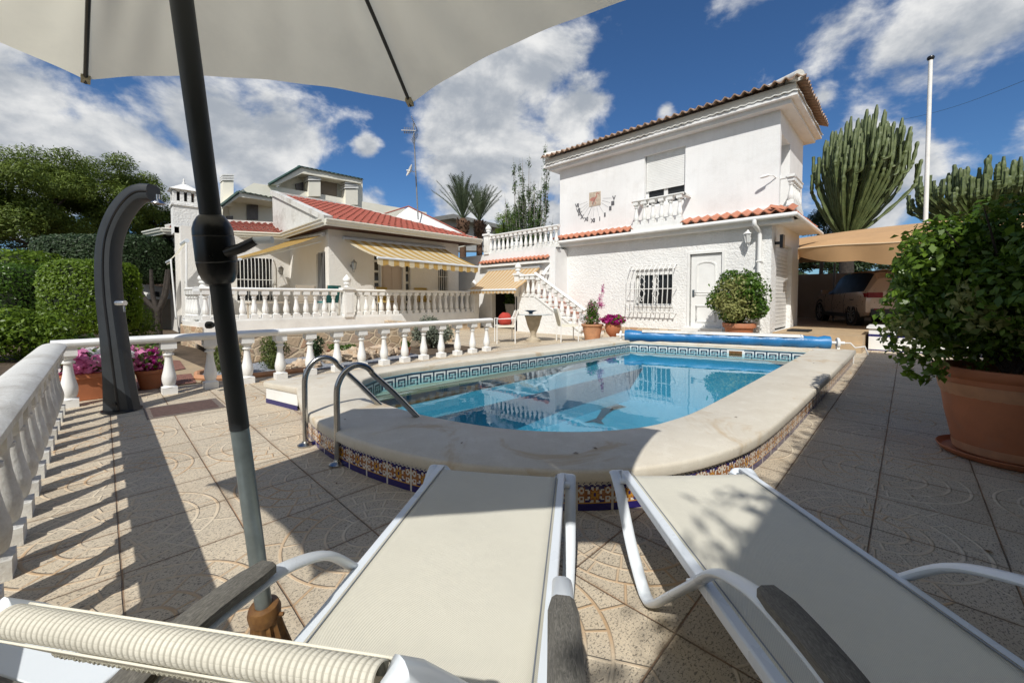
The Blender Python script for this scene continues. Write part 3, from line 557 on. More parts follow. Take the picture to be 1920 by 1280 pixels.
b = MB(); b.lathe([(.21,.0),(.215,.02),(.2,.035),(.12,.05),(.085,.07),(.075,.1)], base, 28)
n = 24; flu = []
prof_ = [(.075,.09),(.07,.13),(.055,.19),(.042,.26),(.034,.31),(.036,.33),(.030,.34)]
vs = [base+pa*z-Vector((0,0,pa.z*z))+Vector((r*(1+.09*math.cos(12*2*PI*j/48))*math.cos(2*PI*j/48), r*(1+.09*math.cos(12*2*PI*j/48))*math.sin(2*PI*j/48), z)) for r, z in prof_ for j in range(48)]
b.add(vs, [(i*48+j, i*48+(j+1) % 48, (i+1)*48+(j+1) % 48, (i+1)*48+j) for i in range(len(prof_)-1) for j in range(48)], 0, True)
b.lathe([(.024,.315),(.038,.32),(.041,.345),(.036,.362),(.024,.366)], base+pa*0.0, 20, axis=pa); b.tube([base+pa*.335, base+pa*.335+RT*.052], .005, 8)
ro = base-Vector((math.cos(yaw), math.sin(yaw), 0))*.066+pa*.15; b.lathe([(.0,.012),(.014,.012),(.018,.018),(.024,.018),(.028,.01),(.03,0)], ro, 20, axis=-FW); b.build('stand', castiron, um)
c1 = onz(160,150,2.09); c2 = onz(771,194,2.07); rad_ = 1.2
cr = [c1, c2]; a1 = math.atan2(c1.y-hub.y, c1.x-hub.x); a2 = math.atan2(c2.y-hub.y, c2.x-hub.x)
ctr_ = Vector((hub.x, hub.y, 0)); corners = [(a1, c1), (a2, c2)]
gap = (2*PI-(a1-a2))/5
rest = []
for k in range(1, 5):
    a = a1+gap*k; r = [0,1.42,1.3,1.2,1.22][k]; rest.append((a, Vector((hub.x+r*math.cos(a)-.06, hub.y+r*math.sin(a)+[0,.42,.38,.05,.05][k], 2.1))))
rest[-1] = (0, Vector((1.27,.30,2.1)))
C_ = [c2, c1]+[p for _, p in rest]; nC = len(C_)
b = MB()
for i in range(nC):
    A = C_[i]; B2 = C_[(i+1) % nC]
    def fn(u, v, A=A, B2=B2):
        e = A.lerp(B2, u); mid = (A+B2)/2; inw = (Vector((hub.x,hub.y,e.z))-mid); e = e+inw*(.05*4*u*(1-u)*v*v)+Vector((0,0,.03*4*u*(1-u)))*v
        p = hub.lerp(e, v); p.z += .07*math.sin(PI*v)*(1-.35*4*u*(1-u)); p.z += .004*math.sin(u*31)*math.sin(v*9)*v+(.012*math.sin(24*u+5*v)+.008*math.sin(47*u-7*v))*4*v*v*(1-v)*abs(u-.5)*2; return p
    b.grid(fn, 44, 24)
cn = b.build('canopy', canopym, um, sharp=60)
for i in range(nC):
    A = C_[i]; b = MB(); Q = []
    for k in range(13):
        v = k/12; p = hub.lerp(A, v); p.z += .07*math.sin(PI*v)-.012; Q.append(p)
    b.tube(Q, .0075, 8); o = b.build('rib', blackp, um)
    b = MB(); dn = (A-hub).normalized(); b.obox(A-dn*.018-Vector((0,0,.01)), dn*.016, dn.cross(Vector((0,0,1))).normalized()*.014, (0,0,.007)); b.build('rib_pocket', M('canopy_pocket_fabric', (.42,.38,.27), .9, .1) if i == 0 else MATS['canopy_pocket_fabric'].m if False else bpy.data.materials['canopy_pocket_fabric'], o)
b = MB(); b.lathe([(.02,-.1),(.05,-.06),(.05,0),(.02,.05)], hub, 16); b.build('hub', blackp, um)
# ================================================================= LOUNGERS
def lounger(label, foot, head, back_angle, wid, rail_side):
    foot = Vector((*foot,0)); head = Vector((*head,0)); ax = (foot-head); L = ax.length; ax.normalize(); rt = Vector((ax.y,-ax.x,0)); up = Vector((0,0,1)); t = thing('sun_lounger', label, 'sun lounger', (foot+head)/2, 'sun loungers facing the pool')
    zs = .35; w = wid/2
    def P(s, l, z): return head+ax*l+rt*s+up*z
    hinge = .12 if back_angle > .1 else .0
    for sgn in (-1, 1):
        b = MB(); b.beam(P(sgn*w, 0, zs-.012), P(sgn*w, L, zs-.012), .036, .040, up=up); b.build('side_rail', alu, t, sharp=30, bevel=.006)
    b = MB(); b.tube([P(-w, L+.008, zs-.045), P(w, L+.008, zs-.045)], .014, 10); b.tube([P(-w, .02, zs-.02), P(w, .02, zs-.02)], .014, 8); b.tube([P(-w, L*.55, zs-.035), P(w, L*.55, zs-.035)], .014, 8); b.build('crossbar', alu, t)
    b = MB(); b.grid(lambda u, v: P((u*2-1)*(w-.012), v*(L-.01), zs+.008-.014*4*u*(1-u)*min(1, 8*v*(1-v)) - (.03*max(0, (v-.96)/.04)**2)), 14, 40, uv=True); o = b.build('seat_sling', slingm, t); s = o.modifiers.new('Solid', 'SOLIDIFY'); s.thickness = .003
    for sgn in (-1, 1):
        b = MB(); b.tube([P(sgn*(w-.022), .0, zs+.0095), P(sgn*(w-.022), L-.02, zs+.0095)], .0022, 4); b.build('sling_piping', darkgrey if False else M('grey_piping', (.20,.22,.25),.6,.1) if 'grey_piping' not in bpy.data.materials else bpy.data.materials['grey_piping'], t)
        # one bent tube makes foot leg, floor bend and arm
        o_ = w+.045; S_ = sgn
        pts = [P(S_*(w-.02), L+.03, zs-.045), P(S_*(w+.005), L+.045, zs-.035), P(S_*(o_-.004), L+.035, zs-.02), P(S_*o_, L-.0, zs-.018), P(S_*o_, L-.09, zs-.075), P(S_*o_, L-.24, zs-.22), P(S_*(o_-.005), L-.36, .04), P(S_*(o_-.008), L-.41, .022), P(S_*(o_-.008), L-.47, .05), P(S_*(o_-.012), L-.62, .20), P(S_*(o_-.015), L-.76, .34), P(S_*(o_-.01), L-.88, .455), P(S_*(o_-.005), L-1.0, .515), P(S_*(o_+.0), L-1.12, .545), P(S_*(o_+.012), L-1.32, .55), P(S_*(o_+.015), L-1.5, .50), P(S_*(o_+.01), L-1.6, .36), P(S_*o_, L-1.66, .2), P(S_*o_, L-1.7, .015)]
        b = MB(); b.tube(cat_rom([tuple(p) for p in pts], 5), .0125, 14, flat=2.0, up=rt); o = b.build('arm_leg_tube', alu, t)
        b = MB(); q = cat_rom([tuple(p+up*.017) for p in pts[12:16]], 8); q = q[7:]; m = len(q)
        hwid = .031
        def arm(u, v, q=q, m=m):
            x = v*(m-1); i = min(int(x), m-2); p = Vector(q[i]).lerp(Vector(q[i+1]), x-i); hh = hwid*(1-.25*max(0, 1-v*8)); return p, hh
        rows = []
        for k in range(25):
            v = k/24; p, hh = arm(0, v); rows.append([p-rt*hh, p-rt*hh+up*.018, p-rt*(hh*.6)+up*.025, p+rt*(hh*.6)+up*.025, p+rt*hh+up*.018, p+rt*hh])
        vs = [x for r_ in rows for x in r_]; us = [(k/24*3, j/5) for k in range(25) for j in range(6)]
        b.add(vs, [(k*6+j, k*6+j+1, (k+1)*6+j+1, (k+1)*6+j) for k in range(24) for j in range(5)]+[(k*6+5, k*6, (k+1)*6, (k+1)*6+5) for k in range(24)]+[(0,1,2,3,4,5), tuple(24*6+j for j in range(6))], 0, True, us)
        b.build('wooden_armrest', woodm, o, sharp=30)
        b = MB(); p = P(S_*(w+.022), L-.06, zs-.02); b.lathe([(.012,-.02),(.014,0),(.012,.02)], p, 10, axis=rt); b.build('frame_bolt', alu, t); b = MB(); p = P(S_*(w+.022), L-.74, zs-.02); b.lathe([(.01,-.02),(.012,0),(.01,.02)], p, 10, axis=rt); b.build('frame_bolt', alu, t)
    return t, P, L, w, ax, rt, zs
hw1 = W(-.245,.80); f1 = W(-.06,1.955); hw1 = Vector(hw1)
tL, P, L, w, ax, rt, zs = lounger('cream sling sun lounger with raised woven back, left of the pair', f1.xy, hw1.xy, .7, .60, 1)
up = Vector((0,0,1))
# raised back of the left lounger: side bars, woven sling rolled over the top bar
tl = onz(-60,1153,.765); top_r = W(-.13,.448,.752); top_l = W(-.735,.570,.765); topc = (top_l+top_r)/2
def BP(s, q, lift=0): return P(s*w, 0, zs).lerp(topc+rt*(s*w), q)+up*lift
for sgn in (-1, 1):
    b = MB(); b.tube([BP(sgn*1.0, 0), BP(sgn*1.0, .5), BP(sgn*1.0, .92), BP(sgn*1.0, .985, -.002), BP(sgn*.98, 1.0, -.03)], .021, 12); b.build('backrest_bar', alu, tL)
b = MB(); bd = (BP(0,1)-BP(0,0)).normalized(); nb_ = bd.cross(rt).normalized()
nb_ = nb_ if nb_.z > 0 else -nb_
b.grid(lambda u, v: BP((u*2-1)*.95, v*.97)+nb_*.012, 20, 12); o = b.build('backrest_sling', slingm, tL); s = o.modifiers.new('Solid','SOLIDIFY'); s.thickness = .003
b = MB(); nrib = 62; mm = 30; vs = []; us = []
for i in range(nrib*6+1):
    u = i/(nrib*6); rr = .0178*(1+.12*abs(math.sin(PI*i/6))); c = BP((u*2-1)*.94, 1., -.014)
    for j in range(mm+1):
        q = R(-75)+R(290)*j/mm; r2 = rr; vs.append(c+(bd*math.cos(q-PI/2+.4)*.9+nb_*math.sin(q+PI/2-.4)*.0+Vector((0,0,0)))*0+ (bd*math.sin(q)+nb_*math.cos(q))*r2*(1.0)); us.append((u*.62, j*.0027))
b.add(vs, [(i*(mm+1)+j, i*(mm+1)+j+1, (i+1)*(mm+1)+j+1, (i+1)*(mm+1)+j) for i in range(nrib*6) for j in range(mm)], 0, True, us); b.build('woven_roll', rollm0, tL, sharp=80)
b = MB(); b.grid(lambda u, v: BP((u*2-1)*.94, 1-v*.16, -.014)-nb_*(.0205-.003*v), 60, 8); o = b.build('rear_flap', slingm, tL); s = o.modifiers.new('Solid','SOLIDIFY'); s.thickness = .0025
b = MB()
for v in (.0, .05): 
    b.tube([BP((k/220*2-1)*.94, 1-.155-v*.0, -.014+.0025*math.sin(k*1.9))-nb_*(.0195) for k in range(221)], .0035, 6)
b.build('flap_hem', rollm, tL)
tR, P2, L2, w2, ax2, rt2, zs2 = lounger('cream sling sun lounger lying flat, right of the pair', W(.845,1.955).xy, W(.915,.02).xy, 0, .585, 1)
# small white table behind the left lounger
t = thing('side_table', 'white side table with weathered timber edge behind the left lounger', 'side table', W(-.95,.70))
tc = W(-.80,.27,.50); a_ = (W(-.61,.732)-W(-1.07,.843)).normalized(); n_ = Vector((-a_.y,a_.x,0)); n_ = n_ if n_.dot(FW) < 0 else -n_
p0 = W(-1.07,.835,.50)-a_*.25; 
b = MB(); b.prism([p0-a_*.05, p0+a_*.62, p0+a_*.62+n_*.095, p0-a_*.05+n_*.095], (0,0,.02)); b.build('table_top', alu, t, bevel=.004)
b = MB(); q0 = p0+n_*.098-up*.004; b.add([q0-a_*.05, q0+a_*.62, q0+a_*.62+n_*.05, q0-a_*.05+n_*.05, q0-a_*.05+up*.028, q0+a_*.62+up*.028, q0+a_*.62+n_*.05+up*.028, q0-a_*.05+n_*.05+up*.028], [(0,3,2,1),(4,5,6,7),(0,1,5,4),(1,2,6,5),(2,3,7,6),(3,0,4,7)], 0, False, [(0,0),(2,0),(2,.2),(0,.2)]*2); b.build('timber_edge', woodm, t)
for k, (u_, v_) in enumerate(((.0,.03),(.57,.03),(.0,.12),(.57,.12))):
    b = MB(); q = p0+a_*u_+n_*v_; b.tube([Vector((q.x,q.y,0)), Vector((q.x,q.y,.5))], .013, 8); b.build('leg', alu, t)
# a few fallen leaves
gl = random.Random(4)
for k, (x, y, z) in enumerate([(1.03,2.6,0),(1.3,3.1,.25),(1.62,2.05,.25),(2.0,1.42,.25),(3.5,.95,.25),(5.2,.95,.25),(3.4,-.05,0),(2.6,.3,0),(4.9,.2,0),(7.2,.95,.25),(2.15,1.38,.25),(2.9,-.3,0)]):
    b = MB(); a = gl.random()*6; s = .011+.012*gl.random(); c, d = math.cos(a), math.sin(a); b.add([(x-c*s,y-d*s,z+.004),(x+d*s*.5,y-c*s*.5,z+.009),(x+c*s,y+d*s,z+.006),(x-d*s*.5,y+c*s*.5,z+.008)], [(0,1,2,3)]); o = b.build('fallen_leaf', castiron, None, org=(x,y,z)); tag(o, 'small dry brown leaf lying on the paving or pool coping', 'leaf', 'fallen leaves round the pool')
Z3 = Vector((0,0,1))
def wall_plane(b, O, A, U, V, holes, depth, mi=0, ri=0):
    """rectangular wall from O spanned by A*U (width) and Z*V, inward normal N, holes (u0,u1,v0,v1) get reveals"""
    O = Vector(O); A = Vector(A).normalized(); N = depth
    us = sorted({0, U, *[h[0] for h in holes], *[h[1] for h in holes]}); vs = sorted({0, V, *[h[2] for h in holes], *[h[3] for h in holes]})
    for i in range(len(us)-1):
        for j in range(len(vs)-1):
            uc = (us[i]+us[i+1])/2; vc = (vs[j]+vs[j+1])/2
            if any(h[0] < uc < h[1] and h[2] < vc < h[3] for h in holes): continue
            q = lambda u, v: O+A*u+Z3*v
            b.quad(q(us[i],vs[j]), q(us[i+1],vs[j]), q(us[i+1],vs[j+1]), q(us[i],vs[j+1]), mi)
    for h in holes:
        q = lambda u, v, d: O+A*u+Z3*v+Vector(N)*d
        for (u0,v0),(u1,v1) in (((h[0],h[2]),(h[1],h[2])),((h[1],h[2]),(h[1],h[3])),((h[1],h[3]),(h[0],h[3])),((h[0],h[3]),(h[0],h[2]))):
            b.quad(q(u0,v0,0), q(u1,v1,0), q(u1,v1,1), q(u0,v0,1), ri)
def tiles(b, O, A, U, S, Wd, L, amp=.045, pitch=.22, row=.38, ends=True, mi=0, trap=None):
    """barrel tiles: O eave corner, A unit along the eave, S unit up the slope"""
    O = Vector(O); A = Vector(A).normalized(); S = Vector(S).normalized(); N = A.cross(S); N = N if N.z > 0 else -N
    nc = max(1, round(Wd/pitch)); nr = max(1, round(L/row)); K = 8
    for r in range(nr):
        l0 = L*r/nr; l1 = L*(r+1)/nr; rows = []
        for l, lift in ((l0, .022), (l1+.02, .0)):
            x0, x1 = (0, Wd) if trap is None else (trap[0]*l/L, Wd-trap[1]*l/L); row_ = []
            for i in range(nc*K+1):
                x = Wd*i/(nc*K); ph = i/K*2*PI; h = amp*(1-abs(math.cos(ph/2))**1.6*1.6); x = min(max(x, x0), x1); jit = .012*math.sin(i//K*5.3+r*2.1); row_.append(O+A*x+S*(l+jit)+N*(h+lift+.05))
            rows.append(row_)
        m = len(rows[0]); b.add(rows[0]+rows[1], [(i, i+1, m+i+1, m+i) for i in range(m-1)], mi, True)
        if r == 0 and ends:
            fr = [p-N*.03 for p in rows[0]]; b.add(rows[0]+fr, [(i, i+1, m+i+1, m+i) for i in range(m-1)], mi, False)
def grille(b, y0, y1, z0, z1, X, out, n, axis='x', r=.008, cross=True, bulge=.0):
    for i in range(n+1):
        y = y0+(y1-y0)*i/n; pts = [(X-out*.35, y, z1), (X-out, y, z1-.12*(z1-z0)), (X-out, y, (z0+z1)/2), (X-out-bulge, y, z0+.18*(z1-z0)), (X-out*.5, y, z0)]
        if axis == 'y': pts = [(p[1], p[0], p[2]) for p in pts]
        b.tube(pts, r, 6)
    for z, o in ((z1, .35), ((z0+z1)/2, 1.), (z0, .5)):
        a = (X, y0, z); p = [(X, y0-.0, z), (X-out*o, y0, z), (X-out*o, y1, z), (X, y1, z)]
        if axis == 'y': p = [(q[1], q[0], q[2]) for q in p]
        b.tube(p, r, 6)
def lantern(p, nrm, label, mat=greyiron):
    p = Vector(p); nrm = Vector(nrm).normalized(); t = thing('wall_lantern', label, 'wall lamp', p); c = p+nrm*.2
    b = MB(); b.lathe([(.05,0),(.05,.012),(.02,.02)], p, 12, axis=nrm); b.tube([p+nrm*.02-Z3*.04, p+nrm*.1-Z3*.2, c-Z3*.22, c-Z3*.15], .009, 8); b.tube([p+nrm*.02+Z3*.02, p+nrm*.12+Z3*.02, c-Z3*.08], .006, 6); b.build('bracket', mat, t)
    b = MB()
    for k in range(6):
        q = PI/3*k; a = Vector((math.cos(q), math.sin(q), 0)); b.beam(c+a*.05-Z3*.12, c+a*.085+Z3*.09, .01, .01)
    b.lathe([(.05,-.13),(.055,-.115)], c, 6); b.lathe([(.105,.09),(.1,.105),(.05,.15),(.02,.175),(.015,.2),(.0,.21)], c, 6); b.build('cage', mat, t)
    b = MB(); b.lathe([(.045,-.11),(.078,.085)], c, 6, caps=False); b.build('glass', M('frosted_lantern_glass', (.55,.56,.55), .2, .05) if 'frosted_lantern_glass' not in bpy.data.materials else bpy.data.materials['frosted_lantern_glass'], t)
# ================================================================= RIGHT HOUSE (two storeys)
hs = thing('guest_house', 'white two storey house with clay tile skirt roof and wall sundial', 'house', (11.7,5.5,0))
XL, YR, YL = 11.7, 2.45, 9.4
XU = 12.0
w0 = [4.93, 6.08, .97, 2.05]; dr_ = [3.58, 4.42, .38, 2.42]
b = MB()
def facX(b, X, y0, y1, z0, z1, holes, dep, mi=0): wall_plane(b, (X,y0,z0), (0,1,0), y1-y0, z1-z0, [(h[0]-y0,h[1]-y0,h[2]-z0,h[3]-z0) for h in holes], (dep,0,0), mi)
def facY(b, Y, x0, x1, z0, z1, holes, dep, mi=0): wall_plane(b, (x0,Y,z0), (1,0,0), x1-x0, z1-z0, [(h[0]-x0,h[1]-x0,h[2]-z0,h[3]-z0) for h in holes], (0,dep,0), mi)
facX(b, XL, YR, YL, 0, 3.3, [tuple(w0), tuple(dr_)], .16)
facY(b, YR, XL, 15.2, 0, 3.3, [(12.25,14.2,.3,2.65)], .25); facY(b, YL, XL, 15.2, 0, 3.3, [], .2); facX(b, 15.2, YR, YL, 0, 6.0, [], .1)
b.build('lower_wall', stucco, hs)
b = MB(); facX(b, XU, 2.38, 9.3, 3.3, 6.1, [(4.72,5.98,4.02,5.62)], .2); facY(b, 2.38, XU, 15.0, 3.3, 6.1, [(12.15,13.2,3.5,5.35)], .45); facY(b, 9.3, XU, 15.0, 2.9, 6.1, [], .2); b.build('upper_wall', stucco_s, hs)
b = MB(); b.box(12.35,14.8,2.86,9.1,3.4,3.45); b.quad((12.1,2.84,3.4),(13.25,2.84,3.4),(13.25,2.84,5.4),(12.1,2.84,5.4)); b.build('alcove_back', stucco_s, hs)
# stone strip at foot of the wall
b = MB(); b.box(XL-.03,XL+.01,4.55,8.2,0.0,.27); b.build('stone_plinth', stonem, hs)
# skirt roof between storeys
b = MB(); s_ = Vector((.45,0,.17)); 
tiles(b, (XL-.28,5.98,3.22), (0,1,0), None, s_, 3.3, .56, row=.6, amp=.05, pitch=.24); tiles(b, (XL-.28,1.95,3.22), (0,1,0), None, s_, 2.72, .56, row=.6, amp=.05, pitch=.24)
tiles(b, (XL-.2,2.02,3.22), (1,0,0), None, Vector((0,.45,.17)), 3.6, .5, row=.6, amp=.05, pitch=.24); b.build('skirt_roof', orangetile, hs)
b = MB(); b.box(XL-.30,XU,1.95,9.12,3.12,3.2); b.box(XL-.30,15.2,1.93,2.45,3.12,3.2); b.prism([(XL-.24,9.1,3.2),(XU,9.1,3.2),(XU,9.1,3.45)], (0,-7.1,0)); b.box(XU-.04,XU+.01,2.4,9.25,3.36,3.5); b.box(XL-.22,XL+.02,2.0,9.1,3.0,3.12); b.build('cornice', white, hs)
b = MB(); b.tube([(XL-.34,9.1,3.15),(XL-.34,1.9,3.15),(15.2,1.9,3.12)], .055, 10); b.build('gutter', white, hs)
b = MB(); b.tube(cat_rom([(XL-.34,2.75,3.12),(XL-.34,2.75,3.0),(XL-.12,2.7,2.86),(XL-.09,2.69,2.7),(XL-.09,2.69,2.0),(XL-.09,2.69,.05)], 4), .05, 12); b.box(XL-.15,XL,2.63,2.75,2.1,2.13); b.box(XL-.15,XL,2.63,2.75,.9,.93); b.build('downpipe', white, hs)
# upper eave: two courses of cornice, ragged white mortar line, tiles on top
EX0, EY0, EZ = XU-.50, 1.86, 6.05
b = MB(); b.box(EX0+.12,15.4,EY0+.12,9.78,EZ-.05,EZ+.04); b.box(EX0+.26,15.3,EY0+.26,9.6,EZ-.16,EZ-.05); b.build('soffit', stucco_s, hs)
b = MB()
tiles(b, (EX0+.09,EY0+.1,EZ-.01), (0,1,0), None, Vector((1,0,.05)), 7.7, .25, amp=.014, pitch=.19, row=1)
tiles(b, (EX0+.1,EY0+.09,EZ-.01), (1,0,0), None, Vector((0,1,.05)), 3.75, .25, amp=.014, pitch=.19, row=1)
b.build('scalloped_mortar_course', white_old, hs)
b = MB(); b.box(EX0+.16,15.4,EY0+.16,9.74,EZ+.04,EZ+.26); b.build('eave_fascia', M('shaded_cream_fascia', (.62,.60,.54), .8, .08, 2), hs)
b = MB(); n_r = (6.0-EY0+.2)
rt_ = .28
tiles(b, (EX0-.02,EY0,EZ+.24), (0,1,0), None, Vector((1,0,rt_)), 7.95, 2.2, row=.4, amp=.05, pitch=.22, trap=(2.2,2.2)); tiles(b, (EX0,EY0-.02,EZ+.24), (1,0,0), None, Vector((0,1,rt_)), 3.95, 2.0, row=.4, amp=.05, pitch=.22, trap=(2.0,1.9)); b.build('roof', oldtile, hs)
b = MB(); b.tube([(EX0+.08,EY0+.08,EZ+.36),(EX0+2.1,EY0+2.1,EZ+.36+.58)], .12, 12); b.tube([(EX0+.08,9.7,EZ+.36),(EX0+2.1,7.8,EZ+.36+.58)], .11, 12); b.build('hip_ridge', white_old, hs)
# upper window with half lowered roller blind
wn = MB(); X = XU+.18; wn.box(X-.03,X+.02,4.72,5.98,4.02,4.1); wn.box(X-.03,X+.02,4.72,4.80,4.02,5.4); wn.box(X-.03,X+.02,5.90,5.98,4.02,5.4); wn.box(X-.035,X+.015,5.29,5.41,4.02,5.4); wo = wn.build('window', white, hs)
b = MB(); b.box(X,X+.01,4.78,5.92,4.08,5.6); b.build('pane', glass_dark, wo)
b = MB()
for i in range(22): b.box(X-.075-(.006 if i == 0 else 0),X-.05,4.74,5.96,4.52+i*.05,4.52+i*.05+.044)
b.build('roller_blind', white, wo)
# balconette under the window
railing('b', '', (XL-.2,4.66,0), (XL-.2,5.98,0), 3.36, .80, .265, parent=(bt := thing('balconette', 'white balconette of six balusters under the upstairs window', 'balconette', (XL-.2,5.3,3.3))), railw=.2, railh=.07, base=True, seg=12)
b = MB(); b.box(XL-.2,XU,5.98,6.1,4.09,4.155); b.box(XL-.2,XU,4.54,4.66,4.09,4.155); b.box(XL-.3,XU,4.55,6.1,3.2,3.36); b.build('side_rails', white, bt)
railing('b', '', (12.2,2.16,0), (13.15,2.16,0), 3.5, .78, .2, parent=(bt := thing('balconette', 'white balconette on the side wall alcove above the carport', 'balconette', (12.6,2.2,3.5))), railw=.18, railh=.07, base=True, seg=12)
b = MB(); b.box(12.1,13.25,2.06,2.5,3.4,3.5); b.box(12.1,12.2,2.07,2.4,4.2,4.28); b.build('side_rails', white, bt)
# ground floor window, blind box, bars
X = XL+.14; wn = MB(); y0, y1, z0, z1 = w0
wn.box(X-.03,X+.02,y0,y1,z0,z0+.045); wn.box(X-.03,X+.02,y0,y0+.04,z0,z1); wn.box(X-.03,X+.02,y1-.04,y1,z0,z1); wn.box(X-.035,X+.015,(y0+y1)/2-.028,(y0+y1)/2+.028,z0,z1); wn.box(X-.1,X,y0,y1,z1-.16,z1); wn.box(XL-.03,XL+.13,y0-.02,y1+.02,z0-.05,z0); wo = wn.build('window', white, hs)
b = MB(); b.box(X,X+.01,y0+.05,y1-.05,z0+.05,z1); b.build('pane', glass_dark, wo)
b = MB(); grille(b, y0-.14, y1+.14, z0-.22, z1+.12, XL, .30, 10, bulge=.05, r=.012)
for cy in (y0+.36, y1-.36):
    for s in (-1, 1):
        pts = [(XL-.31, cy+s*.0, 1.92), (XL-.31, cy+s*.045, 1.86), (XL-.31, cy+s*.02, 1.80), (XL-.31, cy+s*.10, 1.68), (XL-.31, cy+s*.03, 1.60), (XL-.31, cy+s*.09, 1.52), (XL-.31, cy+s*.02, 1.44), (XL-.31, cy+s*.10, 1.32), (XL-.31, cy+s*.02, 1.2), (XL-.31, cy+s*.045, 1.14), (XL-.31, cy, 1.08)]
        b.tube(cat_rom(pts, 4), .008, 6)
for i in range(11): b.lathe([(.02,-.03),(.03,0),(.02,.03)], (XL-.18, y0-.14+i*(y1-y0+.28)/10, z0-.2), 8)
b.build('window_bars', white, wo)
# door
X = XL+.03; y0, y1, z0, z1 = dr_; b = MB(); b.box(X,X+.05,y0+.02,y1-.02,z0,z1-.02); do = b.build('door', white, hs, bevel=.004)
b = MB()
def arc_panel(ya, yb, za, zb, arch, d):
    P = [(ya,za),(yb,za),(yb,zb)]+([( (ya+yb)/2+(yb-ya)/2*math.cos(PI*k/10), zb+arch*math.sin(PI*k/10)) for k in range(1,10)] if arch else [])+[(ya,zb)]
    c = Vector((sum(p[0] for p in P)/len(P), sum(p[1] for p in P)/len(P)))
    for sc_, dd_ in ((1., .0), (.9, .0)):
        pts = [(X-.004-d, c.x+(p[0]-c.x)*sc_, c.y+(p[1]-c.y)*sc_) for p in P]; pts.append(pts[0]); b.tube(pts, .015, 6)
arc_panel(y0+.16,y1-.16,1.28,2.08,.12,0); arc_panel(y0+.16,y1-.16,.52,.98,0,0); b.build('panel_moulding', white, do)
b = MB(); b.box(XL-.03,XL+.02,y0-.07,y0,z0-.02,z1+.07); b.box(XL-.03,XL+.02,y1,y1+.07,z0-.02,z1+.07); b.box(XL-.032,XL+.02,y0,y1,z1,z1+.07); b.box(XL-.30,XL+.05,y0-.12,y1+.12,0,.37); b.build('door_frame', white, do)
b = MB(); b.tube([(X-.005,y1-.09,1.33),(X-.05,y1-.09,1.33),(X-.055,y1-.2,1.33)], .01, 8); b.box(X-.012,X,y1-.12,y1-.06,1.22,1.42); b.build('handle', steel, do)
# garage shutter on the side wall
b = MB()
for i in range(22): b.box(12.25,14.2,2.58-.02,2.60,.36+i*.105,.36+i*.105+.095)
b.build('garage_shutter', white, hs)
lantern((XL,2.93,2.72), (-1,0,0), 'white iron lantern on ground floor wall between door and downpipe', white)
t = thing('floodlight', 'small dark floodlight on the house side wall near the carport', 'floodlight', (12.0,2.4,2.6)); b = MB(); b.box(11.95,12.16,2.26,2.33,2.45,2.78); b.box(12.03,12.07,2.33,2.45,2.55,2.62); b.build('body', blackp, t)
t = thing('security_light', 'white stick lamp projecting from upper corner of white house', 'outdoor lamp', (XU,2.65,4.25)); b = MB(); b.tube([(XU,2.45,4.22),(XU-.12,2.5,4.27),(XU-.2,2.62,4.27)], .012, 8); b.lathe([(.03,0),(.035,.05),(.035,.16),(.02,.2)], (XU-.2,2.56,4.27), 10, axis=(-.1,.35,-.08)); b.build('body', white, t)
# sundial: flamingo tile, hour marks, hour lines
t = thing('sundial', 'painted flamingo tile sundial with arc of dark hour numerals on white wall', 'sundial', (XU,7.85,4.4))
def sp(cx, cy, d=.012): v = onx(1020+cx/6.4, 220+cy/6.4, XU-d); return Vector((XU-d, v.y, v.z))
b = MB(); P4 = [sp(541,907), sp(679,884), sp(679,1050), sp(541,1075)]; b.prism([tuple(p) for p in P4], (.011,0,0)); tl_ = b.build('picture_tile', M('sand_glazed_tile', (.50,.42,.33), .5, .25, 14), t)
b = MB()
def poly(pts, d=.016): b.add([sp(x, y, d) for x, y in pts], [tuple(range(len(pts)))])
poly([(550,985),(575,962),(605,958),(622,975),(610,1000),(575,1008),(555,1002)]); poly([(610,965),(628,935),(622,915),(640,900),(656,912),(650,925),(640,912),(632,922),(640,945),(622,978)]); poly([(650,905),(668,908),(660,922)]); poly([(590,1003),(598,1003),(582,1035),(596,1052),(588,1052),(574,1034)]); poly([(602,1000),(608,1000),(622,1030),(612,1050),(606,1048),(614,1030)])
b.build('flamingo_drawing', pinkp, tl_)
b = MB(); gn = sp(610,975)
for nx, ny in ((397,1062),(413,1118),(430,1158),(458,1198),(508,1225),(588,1240),(668,1220),(730,1172),(795,1095),(825,1033),(840,970)):
    a = sp(610+(nx-610)*.42, 975+(ny-975)*.42, .004); c = sp(610+(nx-610)*.86, 975+(ny-975)*.86, .004); b.tube([a, c], .003, 4)
b.tube([gn, sp(535,1170,.25)], .005, 6); b.build('hour_lines', darkgrey, t)
NUM = ['VII','VIII','IX','X','XI','XII','I','II','III','IIII','V']
